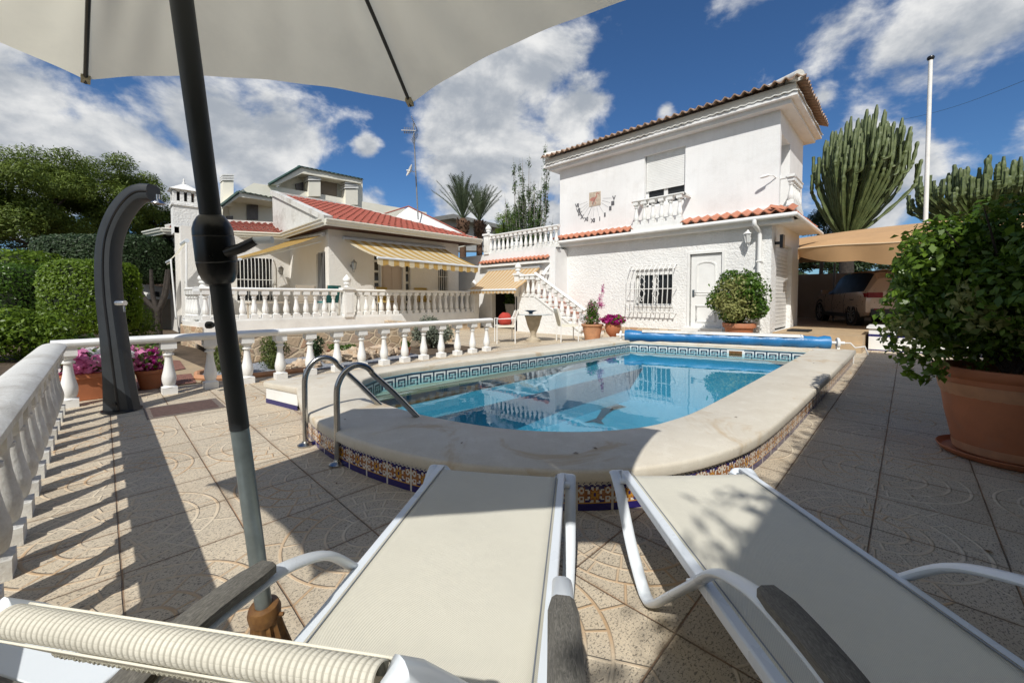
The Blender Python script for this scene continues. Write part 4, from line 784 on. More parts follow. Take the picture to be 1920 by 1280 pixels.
for (nx, ny), tx in zip(((397,1062),(413,1118),(430,1158),(458,1198),(508,1225),(588,1240),(668,1220),(730,1172),(795,1095),(825,1033),(840,970)), NUM):
    cu = bpy.data.curves.new('numeral', 'FONT'); cu.body = tx; cu.size = .19; cu.align_x = 'CENTER'; cu.align_y = 'CENTER'; cu.extrude = .004; cu.offset = .006; cu.space_character = .8
    tmp = bpy.data.objects.new('tmpn', cu); COL.objects.link(tmp); dg = bpy.context.evaluated_depsgraph_get(); me = bpy.data.meshes.new_from_object(tmp.evaluated_get(dg)); bpy.data.objects.remove(tmp)
    me.materials.clear(); me.materials.append(darkgrey); p = sp(nx, ny, .006)
    dy = nx-610; dz = ny-975; ang = math.atan2(dy, dz)*.9
    o = bpy.data.objects.new('hour_numeral', me); COL.objects.link(o); o.parent = t; o.location = p-Vector((XU,7.85,4.4)); o.rotation_euler = Matrix.Rotation(0,3,'X').to_euler()
    o.rotation_euler = (R(90), -ang if False else 0, R(-90)); o.scale = (min(1, .17/max(.05, me.vertices and (max(v.co.x for v in me.vertices)-min(v.co.x for v in me.vertices)))), 1, 1)
# ================================================================= PASSAGE BUILDING AND ROOF TERRACE
pb = thing('passage_building', 'low white building with roof terrace linking the two houses', 'building', (11,10.5,0))
b = MB(); facX(b, 11.0, 8.7, 16.5, 0, 2.95, [(10.62,11.94,0,2.0)], .2); b.box(11.03,15,8.72,8.9,0,2.9); b.build('wall', stucco_s, pb)
b = MB(); b.box(11.25,15,8.9,12.5,2.72,2.93); b.build('roof_slab', white, pb)
b = MB(); tiles(b, (10.78,8.95,2.52), (0,1,0), None, Vector((.30,0,.14)), 3.6, .32, row=.6, amp=.045, pitch=.2); b.build('tile_ledge', orangetile, pb)
b = MB(); b.box(10.80,11.0,8.95,12.55,2.42,2.5); b.build('ledge', white, pb)
b = MB(); b.box(12.2,12.25,10.3,12.4,0,2.1); b.box(11.25,12.3,10.45,10.5,0,2.1); b.box(11.25,12.3,12.1,12.15,0,2.1); b.build('passage_interior', dark, pb)
o = leaves('climber_curtain', L_mid, pb, [((11.75,11.6,1.0),(.25,.32,1.0))], 1500, .03, seed=5)
railing('roof_terrace_balustrade', 'white balustrade along edge of roof terrace above the passage', (11.1,12.1,0), (11.1,8.75,0), 2.95, .78, .235, railw=.18, seg=10, posts=((11.1,12.25),))
railing('roof_terrace_balustrade', 'white balustrade at the back of roof terrace, mostly hidden behind the front one', (14.2,12.2,0), (14.2,9.6,0), 2.95, .78, .26, railw=.18, seg=8, posts=((13.6,13.05),))
# ================================================================= OUTSIDE STAIRS
st = thing('outdoor_staircase', 'white outdoor staircase with clay treads climbing to roof terrace', 'staircase', (10.9,8.6,0))
SX0, SX1 = 10.42, 11.62; LZ = 1.24; y_top = 9.12; y_bot = 7.15; n = 7
b = MB(); pl = [(SX0,10.05,0),(SX0,10.05,LZ),(SX0,y_top,LZ),(SX0,y_bot+.1,.10),(SX0,y_bot+.1,0)]; b.prism(pl, (.1,0,0)); b.box(SX0,SX1-.02,9.98,10.08,0,LZ); b.build('side_wall', stucco, st)
b = MB(); b.beam((SX0+.05,y_top,LZ+.02), (SX0+.05,y_bot+.08,.14), .16, .05); b.build('string_cap', white, st)
b = MB(); c = MB()
for k in range(n):
    z = LZ*(k+1)/n; ya = y_bot+(y_top-y_bot)*k/n; yb = y_bot+(y_top-y_bot)*(k+1)/n
    b.box(SX0+.1, SX1, ya, 9.98, z-LZ/n+.001*k, z-.03); c.box(SX0+.06, SX1, ya-.03, yb+.0, z-.03, z)
c.box(SX0+.1,SX1,y_top,9.98,LZ-.03,LZ+.003)
for k in range(6):
    z = LZ+(2.95-LZ)*(k+1)/7; x = SX1-.75+k*.24; b.box(x, x+1.2, 9.0, 9.9, LZ, z-.03); c.box(x-.03, x+.3, 9.0, 9.9, z-.03, z)
b.build('step_body', stucco_s, st); c.build('treads', orangetile, st)
def slope_rail(t, A, B, n, h=.78, mat=white):
    A = Vector(A); B = Vector(B); pr = baluster('baluster', h-.10, 10, mat); ang = math.atan2(B.y-A.y, B.x-A.x)
    for i in range(n):
        p = A.lerp(B, (i+.5)/n)
        if i == 0: pr.parent = t; pr.location = p-wloc(t); pr.rotation_euler = (0,0,ang)
        else: childcopy(pr, t, p, ang)
    b = MB(); b.tube([A+Z3*(h-.05)-(B-A).normalized()*.06, B+Z3*(h-.05)+(B-A).normalized()*.06], .075, 8, flat=.7, up=(0,0,1)); b.build('handrail', mat, t, sharp=50)
sb = thing('stair_balustrade', 'white balustrade stepping down the outdoor stairs to the patio', 'balustrade', (SX0+.05,9,0))
slope_rail(sb, (SX0+.05,y_top,LZ+.04), (SX0+.05,y_bot,.1), 8); slope_rail(sb, (SX0+.05,9.85,LZ), (SX0+.05,y_top+.02,LZ), 3); post((SX0+.05,9.98), LZ, .78, sb, white, .1); slope_rail(sb, (SX0+.1,9.92,LZ), (SX0+.95,9.92,LZ), 3)
slope_rail(sb, (SX0+.35,9.05,LZ+.05), (SX1+.25,8.92,2.55), 5)
# ================================================================= LEFT HOUSE
lh = thing('main_house', 'white bungalow with red tile roof, raised terrace and striped awnings', 'house', (6,14,0))
FL = .62
b = MB(); b.prism([(1.60,12,.05),(10.35,12,.05),(10.35,13.5,.05),(10.35,18,.05),(2.0,18,.05),(1.42,13.2,.05)], (0,0,FL-.05)); b.build('terrace_slab', white, lh)
b = MB(); b.prism([(1.57,11.98,-.1),(1.66,11.98,-.1),(1.48,13.2,-.1),(2.05,18,-.1),(1.97,18,-.1),(1.38,13.2,-.1)], (0,0,.60)); b.build('stone_base', stonem, lh); b = MB(); b.box(8.0,10.4,11.96,12.02,-.1,.30); b.build('stone_base', stonem, lh)
b = MB(); facY(b, 13.2, 5.1, 10.3, FL, 3.5, [(6.63,6.87,.64,2.9),(6.9,7.75,.64,2.9),(7.85,8.05,.64,2.9),(9.3,9.75,1.3,2.75)], .14)
facX(b, 5.1, 13.2, 17.0, FL, 3.5, [(13.5,14.15,.64,2.7)], .15); facY(b, 17.0, 1.7, 5.1, FL, 3.5, [(3.35,4.5,1.1,2.65)], .15); facY(b, 16.6, 1.82, 2.35, FL, 3.5, [], .1); facX(b, 1.82, 16.6, 24, 0, 3.5, [], .1); facX(b, 10.3, 13.2, 20, 0, 3.5, [], -.1); facX(b, 2.35, 16.6, 17.0, FL, 3.5, [], .1)
b.build('wall', M('warm_stucco', (.74,.72,.68), .8, .03, 1.5, .6, 22, .02), lh)
for q in ((3.3,4.55,17.12,17.3,1.0,2.8),(9.25,9.8,13.33,13.4,1.2,2.8),(5.22,5.4,13.45,14.2,.6,2.75)): b = MB(); b.box(*q); b.build('window_glass', glass_dark, lh)
b = MB(); b.quad((6.92,13.3,.62),(7.75,13.3,.62),(7.75,13.3,2.9),(6.92,13.3,2.9)); d_ = b.build('door', M('pinkish_door', (.50,.42,.36), .6, .06), lh); b = MB(); b.box(7.0,7.3,13.285,13.30,.8,2.7); b.box(7.35,7.66,13.285,13.30,.8,2.7); b.build('door_panel', bpy.data.materials['pinkish_door'], d_, bevel=.01)
for xa in (6.63, 7.85):
    o = MB(); o.box(xa,xa+.24 if xa < 7 else xa+.2,13.32,13.36,.62,2.9); sl = o.build('side_light', white, lh); o = MB()
    for k in range(6): o.box(xa+.04, xa+(.2 if xa < 7 else .17), 13.30, 13.318, .72+k*.36, .72+k*.36+.28)
    o.build('pane', glass_dark, sl)
b = MB(); grille(b, 3.35, 4.5, 1.05, 2.65, 16.98, .06, 10, 'y', r=.012); b.build('window_bars', white, lh); b = MB(); grille(b, 9.3, 9.75, 1.3, 2.75, 13.19, .06, 5, 'y', r=.01); b.build('window_bars', white, lh)
b = MB()
for i in range(7): b.tube([(5.06,13.52+i*.1,.8),(5.06,13.52+i*.1,2.65)], .008, 6)
b.build('window_bars', greyiron, lh)
# eaves
EZ2 = 3.45
eave = [(1.55,18.0),(4.72,16.4),(4.72,12.4),(10.75,12.4),(10.75,20)]
b = MB(); b.add([(x,y,EZ2-.07) for x, y in [(1.55,17.9),(4.75,16.45),(4.75,12.45),(10.7,12.45),(10.7,20),(1.6,22)]], [tuple(range(6))]); b.build('soffit', brownw, lh)
b = MB(); b.add([(x,y,EZ2-.08) for x, y in [(1.6,17.9),(4.7,16.4),(5.1,16.4),(5.1,17.05),(1.6,18.5)]], [tuple(range(5))]); b.build('recess_soffit', white, lh)
def moulding(b, path, z, w=.12):
    for k in range(len(path)-1):
        A = Vector((*path[k], z)); B = Vector((*path[k+1], z)); d = (B-A).normalized(); o = Vector((d.y,-d.x,0))*1.
        prf = [(0,-.10),(.05,-.10),(.06,-.04),(.11,-.02),(.13,.05),(.16,.06),(.16,.10),(0,.10)]
        vs = [A-d*.03+o*x+Z3*y for x, y in prf]+[B+d*.03+o*x+Z3*y for x, y in prf]; m = len(prf); b.add(vs, [(j, (j+1) % m, m+(j+1) % m, m+j) for j in range(m)]+[tuple(range(m)), tuple(range(m,2*m))], 0, False)
b = MB(); moulding(b, eave, EZ2); moulding(b, [(1.2,19.5),(1.55,18.0)], EZ2); b.build('gutter', gutterm, lh)
# roofs
b = MB(); sl = Vector((0,1,.315)); tiles(b, (4.95,12.4,EZ2+.06), (1,0,0), None, sl, 5.75, 5.66, row=.42, pitch=.235, trap=(0,3.2)); 
tiles(b, (5.0,18.0,EZ2+1.75), (1,0,0), None, Vector((0,1,-.2)), 2.5, .8, pitch=.235)
b.build('main_roof', redtile, lh)
b = MB(); A = Vector((1.62,18.0,EZ2+.06)); B = Vector((4.75,16.45,EZ2+.06)); d = (B-A).normalized(); nrm = Vector((-d.y,d.x,0)); nrm = nrm if nrm.y > 0 else -nrm; Lr = (B-A).length
tiles(b, A, d, None, nrm+Z3*.33, Lr+.2, 2.1, row=.35, pitch=.22, trap=(.3,-.35)); b.build('recess_roof', redtile, lh)
b = MB(); q = A+nrm*2.0+Z3*.68; b.beam(q+d*.3, q+d*(Lr+.35), .18, .16); b.beam(A+Z3*.1, q+d*.3, .15, .12); 
# parapet gable wall between the two roofs, with its white verge
b.prism([(4.80,12.55,EZ2+.02),(4.80,17.9,EZ2+.02),(4.80,17.95,EZ2+1.75)], (.16,0,0))
b.beam((4.85,12.55,EZ2+.14), (4.85,17.95,EZ2+1.88), .26, .17); b.beam((4.95,17.95,EZ2+1.86), (7.6,17.95,EZ2+1.84), .2, .14)
hip = [(10.65,12.45,EZ2+.1),(7.55,17.95,EZ2+1.86)]; b.beam(hip[0], hip[1], .2, .14)
b.build('verge_mortar', white_old, lh)
b = MB(); pk = ony(766,388,16.2); l0 = ony(712,407,16.2); r0 = ony(872,440,14.2); bb = ony(800,437,13.6)
b.prism([tuple(l0-Z3*.5), tuple(pk-Z3*.0), tuple(Vector((r0.x,r0.y,r0.z))), tuple(Vector((r0.x,r0.y,r0.z-.45))), tuple(l0-Z3*.9)], (.12,.25,0)); b.build('gable_parapet', stucco_s, lh)
b = MB(); b.tube([l0+Vector((-.1,.1,.03)), pk+Z3*.03, r0+Z3*.03], .03, 8); b.build('gable_tile_edge', redtile, lh)
# chimney
b = MB(); cx0, cx1, cy0, cy1 = 1.68, 2.34, 17.0, 17.6; b.box(cx0,cx1,cy0,cy1,3.3,4.35); b.box(cx0-.04,cx1+.04,cy0-.04,cy1+.04,4.20,4.27)
for k in range(4): 
    x = cx0+.0+k*(cx1-cx0-.1)/3; b.box(x,x+.1,cy0+.0,cy0+.1,4.35,4.68); b.box(x,x+.1,cy1-.1,cy1,4.35,4.68)
b.box(cx0,cx1,cy0,cy1,4.66,4.72); b.add([(cx0-.08,cy0-.08,4.72),(cx1+.08,cy0-.08,4.72),(cx1+.08,cy1+.08,4.72),(cx0-.08,cy1+.08,4.72),((cx0+cx1)/2,(cy0+cy1)/2,5.0)], [(0,1,4),(1,2,4),(2,3,4),(3,0,4),(3,2,1,0)]); b.lathe([(.03,0),(.05,.06),(.02,.1),(.03,.16),(0,.22)], ((cx0+cx1)/2,(cy0+cy1)/2,4.95), 8); ch = b.build('chimney', stucco, lh); b = MB(); b.box(cx0+.12,cx1-.12,cy0+.12,cy1-.12,4.3,4.66); b.build('flue', dark, ch)
# terrace balustrade
tb = railing('terrace_balustrade', 'long white balustrade on raised terrace of the bungalow', (1.75,12.1,0), (10.1,12.1,0), FL, .84, .25, railw=.18, seg=10, posts=((5.2,12.1),(10.2,12.1)), skip=lambda p: abs(p.x-5.2) < .2)
railing('x', '', (1.62,12.4,0), (1.55,13.1,0), FL, .84, .22, parent=tb, railw=.18, seg=8, ends=False); post((1.98,14.0), FL, .84, tb)
railing('x', '', (10.35,12.3,0), (10.6,13.1,0), FL, .84, .3, parent=tb, railw=.16, seg=8)
lantern((5.82,13.18,2.25), (0,-1,0), 'grey wall lantern left of the big striped awning'); lantern((4.72,16.95,2.2), (0,-1,0), 'wall lantern in the shaded recess of the bungalow')
# awnings
def awning(label, q, mat, drop, nsc, arms=True, name='awning', bar=alu):
    q = [Vector(p) for p in q]; t = thing(name, label, 'awning', q[0]); a, b_, c, d = q  # a,b top (wall) ; d,c front
    m = MB(); m.grid(lambda u, v: a.lerp(b_, u).lerp(d.lerp(c, u), v)-Z3*(.05*math.sin(PI*v)), 24, 12); m.build('awning_cloth', mat, t)
    m = MB(); m.tube([d-Z3*.02, c-Z3*.02], .035, 8); m.build('front_bar', bar, t); m = MB(); m.tube([a+Z3*.03, b_+Z3*.03], .06, 8); m.build('roller_tube', bar, t)
    if drop:
        m = MB(); K = nsc*8; vs = []; us = []
        for i in range(K+1):
            u = i/K; p = d.lerp(c, u); vs += [p-Z3*.05, p-Z3*(drop*(.8+.2*abs(math.sin(PI*nsc*u))))]; us += [(u,0),(u,1)]
        m.add(vs, [(2*i,2*i+2,2*i+3,2*i+1) for i in range(K)], 0, True, us); m.build('valance', mat, t)
    if arms:
        for s in (.06,.94):
            m = MB(); p = a.lerp(b_, s)-Z3*.2; f = d.lerp(c, s)-Z3*.03; mid = p.lerp(f, .5)+(b_-a).normalized()*(.5 if s < .5 else -.5)-Z3*.05; m.tube([p, mid, f], .02, 6); m.build('folding_arm', bar, t)
    return t
awning('large yellow and white striped awning over the bungalow doors', [(5.52,13.1,3.1),(9.55,13.1,3.12),(9.5,11.05,2.32),(5.52,10.8,2.36)], stripeA, .24, 12)
awning('smaller orange striped awning over the dark passage opening', [(10.95,12.1,2.28),(10.95,9.35,2.28),(9.95,9.6,1.50),(9.95,12.15,1.50)], stripeB, .16, 10)
awning('ochre awning in the bungalow recess seen from below behind the parasol pole', [(5.0,16.4,3.35),(5.0,13.35,3.2),(2.75,13.35,2.3),(2.75,16.4,2.4)], ochre_cl, 0, 8, arms=True)
t = awning('narrow beige drop awning on thin white posts at left end of bungalow', [(1.80,16.3,2.85),(1.80,15.2,2.85),(1.42,15.2,2.3),(1.42,16.3,2.3)], canopym, .1, 4, arms=False)
m = MB(); m.tube([(1.42,15.2,2.3),(1.45,14.7,.6)], .02, 6); m.tube([(1.78,15.15,2.8),(1.70,14.9,.6)], .025, 6); m.build('support_post', white, t)
# terrace furniture glimpsed through the balusters
def chair(label, x, y, z, rz, seat, frame=beigec, cat='chair', arms=True, hb=.95):
    t = thing('garden_chair', label, cat, (x,y,z)); c, s = math.cos(rz), math.sin(rz)
    def T(a, b_, h): return Vector((x+a*c-b_*s, y+a*s+b_*c, z+h))
    m = MB(); m.prism([T(-.24,-.22,.42),T(.24,-.22,.42),T(.24,.24,.42),T(-.24,.24,.42)], (0,0,.05)); m.build('seat', seat, t)
    m = MB(); m.prism([T(-.23,.22,.46),T(.23,.22,.46),T(.23,.34,hb),T(-.23,.34,hb)], tuple(T(0,.03,0)-T(0,0,0))); m.build('backrest', seat, t)
    for a, b_ in ((-.25,-.22),(.25,-.22),(-.25,.26),(.25,.26)):
        m = MB(); m.tube([T(a,b_,0), T(a,b_,.64 if arms else .42)]+([T(a,.28 if b_ < 0 else b_+.08,.66 if b_ < 0 else hb)] if arms else []), .015, 6); m.build('leg', frame, t)
    return t
chair('beige chair on the terrace behind the balustrade, left of the post', 4.3, 13.0, FL, 2.9, beigec); chair('ochre cushioned chair on terrace in front of the doors', 6.9, 12.75, FL, .2, yellowc); chair('ochre cushioned chair on terrace nearer the passage', 8.3, 12.75, FL, -.3, yellowc); chair('teal cushioned chair on terrace beside the balustrade post', 4.85, 12.8, FL, 3.5, tealc)
t = thing('terrace_table', 'low pale table on terrace behind the balusters', 'table', (3.3,13,FL)); m = MB(); m.box(2.8,3.8,12.7,13.2,FL+.42,FL+.46); m.build('table_top', beigec, t)
for a, b_ in ((2.85,12.75),(3.75,12.75),(2.85,13.15),(3.75,13.15)): m = MB(); m.box(a-.02,a+.02,b_-.02,b_+.02,FL,FL+.42); m.build('leg', beigec, t)
# patio table set between the pool and the stairs
t = thing('patio_table', 'round glass table on pale stone vase base with blue bowl on top', 'table', (9.1,7.2,0)); tcx, tcy = onz(1000,640,0).xy
m = MB(); m.lathe([(.52,.735),(.53,.74),(.53,.75),(.52,.755)], (tcx,tcy,0), 32); m.build('glass_top', M('pale_glass_top', (.45,.50,.52), .08, .05, 2, spec=.8), t)
m = MB(); m.lathe([(.2,0),(.2,.06),(.09,.12),(.07,.2),(.1,.28),(.17,.45),(.21,.62),(.24,.70),(.22,.735)], (tcx,tcy,0), 20); m.build('vase_base', M('stone_vase', (.42,.36,.27), .8, .2, 8, .4, 30, .01), t)
o = MB(); o.lathe([(.06,.76),(.05,.79),(.1,.82),(.18,.85),(.185,.855),(.09,.825),(0,.82)], (tcx-.05,tcy+.05,0), 20); o = o.build('fruit_bowl', M('dark_blue_glaze', (.02,.05,.09), .2, .1), None, org=(tcx-.05,tcy+.05,.76)); tag(o, 'dark blue shallow bowl on the round patio table', 'bowl')
ch1 = onz(945,642,0); chair('white framed patio chair left of round table with red cushion on it', ch1.x, ch1.y, 0, -2.2, slingm, white, hb=.85); m = MB(); m.blob((ch1.x+.05,ch1.y+.02,.62), (.2,.16,.19), 3, 8, .1); o = m.build('cushion', redcloth, None, org=(ch1.x,ch1.y,.5)); tag(o, 'red cushion resting on the patio chair beside the round table', 'cushion')
ch2 = onz(1065,640,0); chair('white framed patio chair right of the round table, empty', ch2.x, ch2.y, 0, .9, slingm, white, hb=.9)
chair('grey plastic chair standing in the dark passage opening', 11.5, 11.1, 0, 1.6, greyiron, greyiron)
# rooftop aerial
t = thing('tv_antenna', 'tall television aerial mast with small satellite dish above red roof', 'antenna', ony(783,410,15.5)); g0 = ony(784,412,15.5); g1 = ony(775,232,15.5)
m = MB(); m.tube([g0, g1], .03, 8); m.build('mast', greyiron, t)
m = MB(); c = ony(772,245,15.5); side_ = Vector((-.75,.65,0)); sd2 = Vector((.65,.75,0))
m.beam(c+side_*.45, c-side_*.2, .03, .03)
for s in (-1, 1):
    for k in range(7):
        h = s*(.08+.065*k); m.tube([c-side_*(.22-.03*k)+Z3*h+sd2*.32, c-side_*(.22-.03*k)+Z3*h-sd2*.32], .013, 5)
for k in range(5): m.tube([c+side_*(.08*k)+sd2*.14-Z3*.05, c+side_*(.08*k)-sd2*.14-Z3*.05], .018, 5); m.tube([c+side_*(.08*k)+Z3*.14, c+side_*(.08*k)-Z3*.14], .016, 5)
m.build('aerial', greyiron, t)
m = MB(); c = ony(771,321,15.4); m.lathe([(.0,.0),(.12,.02),(.22,.06),(.27,.1),(.265,.1),(.2,.055),(0,.005)], c, 20, axis=(-.88,.25,.35)); m.tube([c, c+Vector((-.28,-.2,-.12)), ], .012, 6); m.lathe([(.03,0),(.03,.08)], c+Vector((-.3,-.22,-.12)), 8, axis=(-.7,-.6,.3)); m.beam(c, ony(778,322,15.5), .03, .03); m.build('satellite_dish', white_old, t)
# ================================================================= VILLA BEHIND with green roofs
vh = thing('neighbour_villa', 'cream villa with green tiled roofs and square chimneys behind bungalow', 'house', (9,27,0)); VY = 27.
def V(px, py, Y=VY): return ony(px, py, Y)
def prismY(b, pts, Y, dy, mi=0): b.prism([tuple(V(x, y, Y)) for x, y in pts], (0, dy, 0), mi)
b = MB(); prismY(b, [(418,430),(418,383),(450,358),(476,343),(590,362),(680,378),(800,398),(800,470),(418,470)], VY+.6, .4); prismY(b, [(520,430),(520,350),(562,322),(680,345),(680,430)], VY+1.4, .3); b.build('wall', cream, vh)
b = MB(); prismY(b, [(430,378),(527,377),(527,420),(430,420)], VY+.5, .08); b.build('shaded_wall', cream, vh)
b = MB(); prismY(b, [(415,384),(447,361),(530,372),(530,380),(448,369),(416,391)], VY-1.2, 1.75); prismY(b, [(505,345),(563,312),(680,336),(680,345),(566,325),(520,347)], VY+.2, 1.2); b.build('eaves', cream, vh)
b = MB(); A = V(444,360,VY-1.3); B = V(530,376,VY-1.3); d = (B-A).normalized(); up_ = (V(478,345,VY+.7)-V(452,358,VY-1.2)); tiles(b, A, d, None, Vector((.35,1.,.20)), (B-A).length, 2.2, pitch=.26, row=.45); A = V(563,314,VY+.1); B = V(682,338,VY+.1); d = (B-A).normalized(); tiles(b, A, d, None, Vector((.1,1,.3)), (B-A).length, 1.2, pitch=.28, row=.45)
b.tube([V(414,386,VY-1.25), V(447,360,VY-1.25)], .08, 8); b.tube([V(504,346,VY+.15), V(563,312,VY+.15)], .08, 8); b.build('green_roof', greentile, vh)
vwm = M('villa_window', (.10,.09,.09), .3, .2)
for q, yy, th in (([(424,431),(437,431),(437,405),(424,405)], VY+.42, .06), ([(463,384),(484,384),(484,412),(463,412)], VY+.42, .06), ([(554,345),(569,341),(569,358),(556,356)], VY+1.25, .1)): b = MB(); prismY(b, q, yy, th); b.build('window', vwm, vh)
b = MB(); prismY(b, [(601,333),(632,341),(632,370),(601,363)], VY+1.2, .1); b.build('roller_shade', M('brown_shade', (.28,.23,.18), .8, .1), vh)
for (x0, x1, y0, y1, Y) in ((579,601,326,368,VY+.35),(648,671,341,384,VY+.35),(418,438,326,386,VY+.2)):
    b = MB(); prismY(b, [(x0,y1),(x1,y1),(x1,y0+14),(x0,y0+14)], Y, .7); pl_ = b.build('chimney', cream, vh); b = MB()
    for k in range(3): prismY(b, [(x0-1,y0+12-k*4.4),(x1+1,y0+12-k*4.4),(x1+1,y0+9.2-k*4.4),(x0-1,y0+9.2-k*4.4)], Y-.05, .8)
    b.build('louvred_cap', white, pl_)
# grey house behind the palms
gh = thing('grey_house', 'grey flat eaved house standing behind the two palms', 'house', (25,30,0)); b = MB(); GY = 30.
prismY(b, [(815,470),(815,415),(848,410),(950,428),(960,470)], GY, 2.); b.build('wall', grey_render, gh); b = MB(); prismY(b, [(806,408),(850,401),(950,424),(950,431),(850,409),(812,415)], GY-1, 3.5); b.build('roof_slab', M('grey_slab', (.22,.22,.21), .8, .1), gh); b = MB(); prismY(b, [(846,425),(856,427),(856,442),(846,442)], GY-.05, .1); b.build('window', brownw, gh)
# low white building and wall at far left
lb = thing('low_outbuilding', 'low white building with clay roof behind the flat topped tree', 'building', (-2,22,0)); b = MB()
def pD(pts, d, th, mi=0):
    P = [ond(x, y, d) for x, y in pts]; ax_ = Vector((FW.x, FW.y, 0)).normalized()*th; b.prism([tuple(p) for p in P], tuple(ax_), mi)
pD([(243,560),(243,524),(330,540),(330,572)], 17, 3); b.build('wall', white, lb); b = MB(); pD([(240,526),(275,520),(332,536),(332,543)], 16.6, 4); b.build('roof', oldtile, lb); b = MB(); pD([(288,546),(296,547),(296,556),(288,555)], 16.95, .1); b.build('window', dark, lb)
b = MB(); pD([(245,562),(335,560),(335,640),(245,640)], 15.3, .25); o = b.build('garden_wall', wallgrey, None, org=(-1,18,0)); tag(o, 'grey rendered garden wall behind the flat topped tree', 'wall')
# retaining wall of crazy stone
b = MB(); b.box(1.35,6.6,8.75,9.1,-.05,.47); b.box(6.35,6.6,9.1,12.0,-.05,.47); b.quad((1.35,9.1,.25),(6.35,9.1,.25),(6.35,11.99,.25),(1.35,11.99,.25)); o = b.build('retaining_wall', stonem, None, org=(4,9,0)); tag(o, 'crazy paved stone retaining wall behind the garden balustrade', 'wall')
# ================================================================= CARPORT
b = MB(); b.box(11.75,24,.68,2.4,0,.34); b.box(13.4,24,-6,.68,0,.34); b.box(15.3,24,2.4,7,0,.34); b.box(11.45,11.75,.68,2.4,0,.17); struct(b.build('driveway_platform', floor_t))
t = thing('planter_block', 'low white masonry block with navy stripe beside the carport steps', 'planter', (12.7,0,0)); b = MB(); b.box(12.3,13.38,-1.6,.62,0,.50); b.box(12.26,13.39,-1.65,.66,.50,.54); b.build('block', white, t); b = MB(); b.box(12.296,13.384,-1.605,.625,.32,.37); b.box(12.297,13.385,-1.605,.626,.0,.025); b.build('painted_stripe', navy, t)
b = MB(); b.box(21.2,21.4,-8,7,.3,2.2); b.box(15.3,21.2,6.4,6.6,.3,2.4); o = b.build('boundary_wall', tanwall, None, org=(22,0,.3)); tag(o, 'tan boundary wall at the back of the carport', 'wall')
cp = thing('carport', 'sand coloured canvas carport stretched beside the white house', 'carport', (13.5,1,.34))
b = MB()
def cpf(u, v):
    x = 13.0+7.9*v; s_ = min(1, max(0, (x-15.4)/.8)); y = 2.12+3.9*s_*s_*(3-2*s_)*(1-u)**3-8.2*u; z = 2.50+.84*math.sin(PI*min(1, v*.95+.0))**.75*(math.sin(PI*(.02+.94*u))**.32) + .02*math.sin(u*19+v*5); return Vector((x, y, z))
b.grid(cpf, 30, 20)
def cpf2(u, v):
    p = cpf(u, 0); s = math.sin(PI*(.02+.96*u)); p.z -= (.50*s**.35+.07*abs(math.sin(u*21)))*v; p.x += .16*v+.04*math.sin(u*44)*v; return p
b.grid(cpf2, 60, 8); b.grid(lambda u, v: cpf(0, u)-Z3*(.3*v), 20, 2)
b.build('canopy_canvas', canvas, cp, sharp=70)
b = MB(); b.tube([cpf(k/20, 0)+Vector((-.004,0,.004)) for k in range(21)], .012, 6); b.build('seam', M('pale_canvas_seam', (.62,.48,.32), .9, .05), cp)
for x, y in ((13.2,-5.6),(19.4,2.0),(19.4,-5.6)): b = MB(); b.tube([(x,y,.34),(x,y,2.5)], .035, 8); b.build('post', greyiron, cp)
# car
car = thing('parked_car', 'beige metallic SUV parked under the carport, seen from behind left', 'car', (16.5,1.2,.34)); hd = R(24); rw = Vector((16.45,1.12,0)); fx = Vector((math.cos(hd), math.sin(hd), 0)); ly = Vector((-math.sin(hd), math.cos(hd), 0)); G0 = .345
def CP(x, y, z): return rw+fx*x+ly*(y-.78)+Z3*(G0+z)     # x from rear axle forward, y left of centre line
sta = [(-.92,.62,.40,.80,.70,.98,.55,1.05),(-.86,.80,.34,.89,.70,1.02,.62,1.42),(-.70,.84,.32,.92,.72,1.04,.63,1.60),(-.3,.86,.26,.93,.72,1.03,.66,1.66),(.5,.86,.24,.93,.72,1.01,.67,1.68),(1.2,.86,.24,.93,.70,.98,.66,1.66),(1.75,.86,.24,.93,.69,.97,.62,1.56),(2.25,.86,.24,.93,.68,.98,.60,1.22),(2.6,.86,.26,.92,.68,.98,.66,1.02),(3.1,.84,.28,.90,.66,.93,.70,.95),(3.45,.78,.30,.86,.62,.84,.62,.86),(3.58,.60,.34,.70,.58,.74,.45,.76)]
b = MB(); rings = []
for x, w0_, zb_, wb, zm, zbelt, wr, zr in sta:
    r = [(0,zb_),(w0_,zb_),(wb,zm*.62),(wb+.01,zm),(wb-.03,zbelt),(wr+.02,zr-.05),(wr-.06,zr),(0,zr+.015)]; ring = [CP(x, y, z) for y, z in r]+[CP(x, -y, z) for y, z in r[::-1][1:-1]]; rings.append(ring)
m = len(rings[0]); vs = [p for r in rings for p in r]; fs = []; mi = []
for i in range(len(rings)-1):
    for j in range(m): fs.append((i*m+j, i*m+(j+1) % m, (i+1)*m+(j+1) % m, (i+1)*m+j))
glassf = [f for k, f in enumerate(fs) if (k % m) in (4, m-5) and 2 <= k//m <= 6]; paint = [f for f in fs if f not in glassf]
b.add(vs, paint, 0, True); b.add(vs, [tuple(range(m)), tuple(range((len(rings)-1)*m, len(rings)*m))], 0, False); b.build('body', carpaint, car, sharp=28)
for sd in (4, m-5):
    ff = [f for k, f in enumerate(fs) if (k % m) == sd and 2 <= k//m <= 6]; used = sorted({j for f in ff for j in f}); ix = {j: i for i, j in enumerate(used)}; b = MB(); b.add([vs[j] for j in used], [tuple(ix[j] for j in f) for f in ff], 0, True); b.build('side_window', carglass, car)
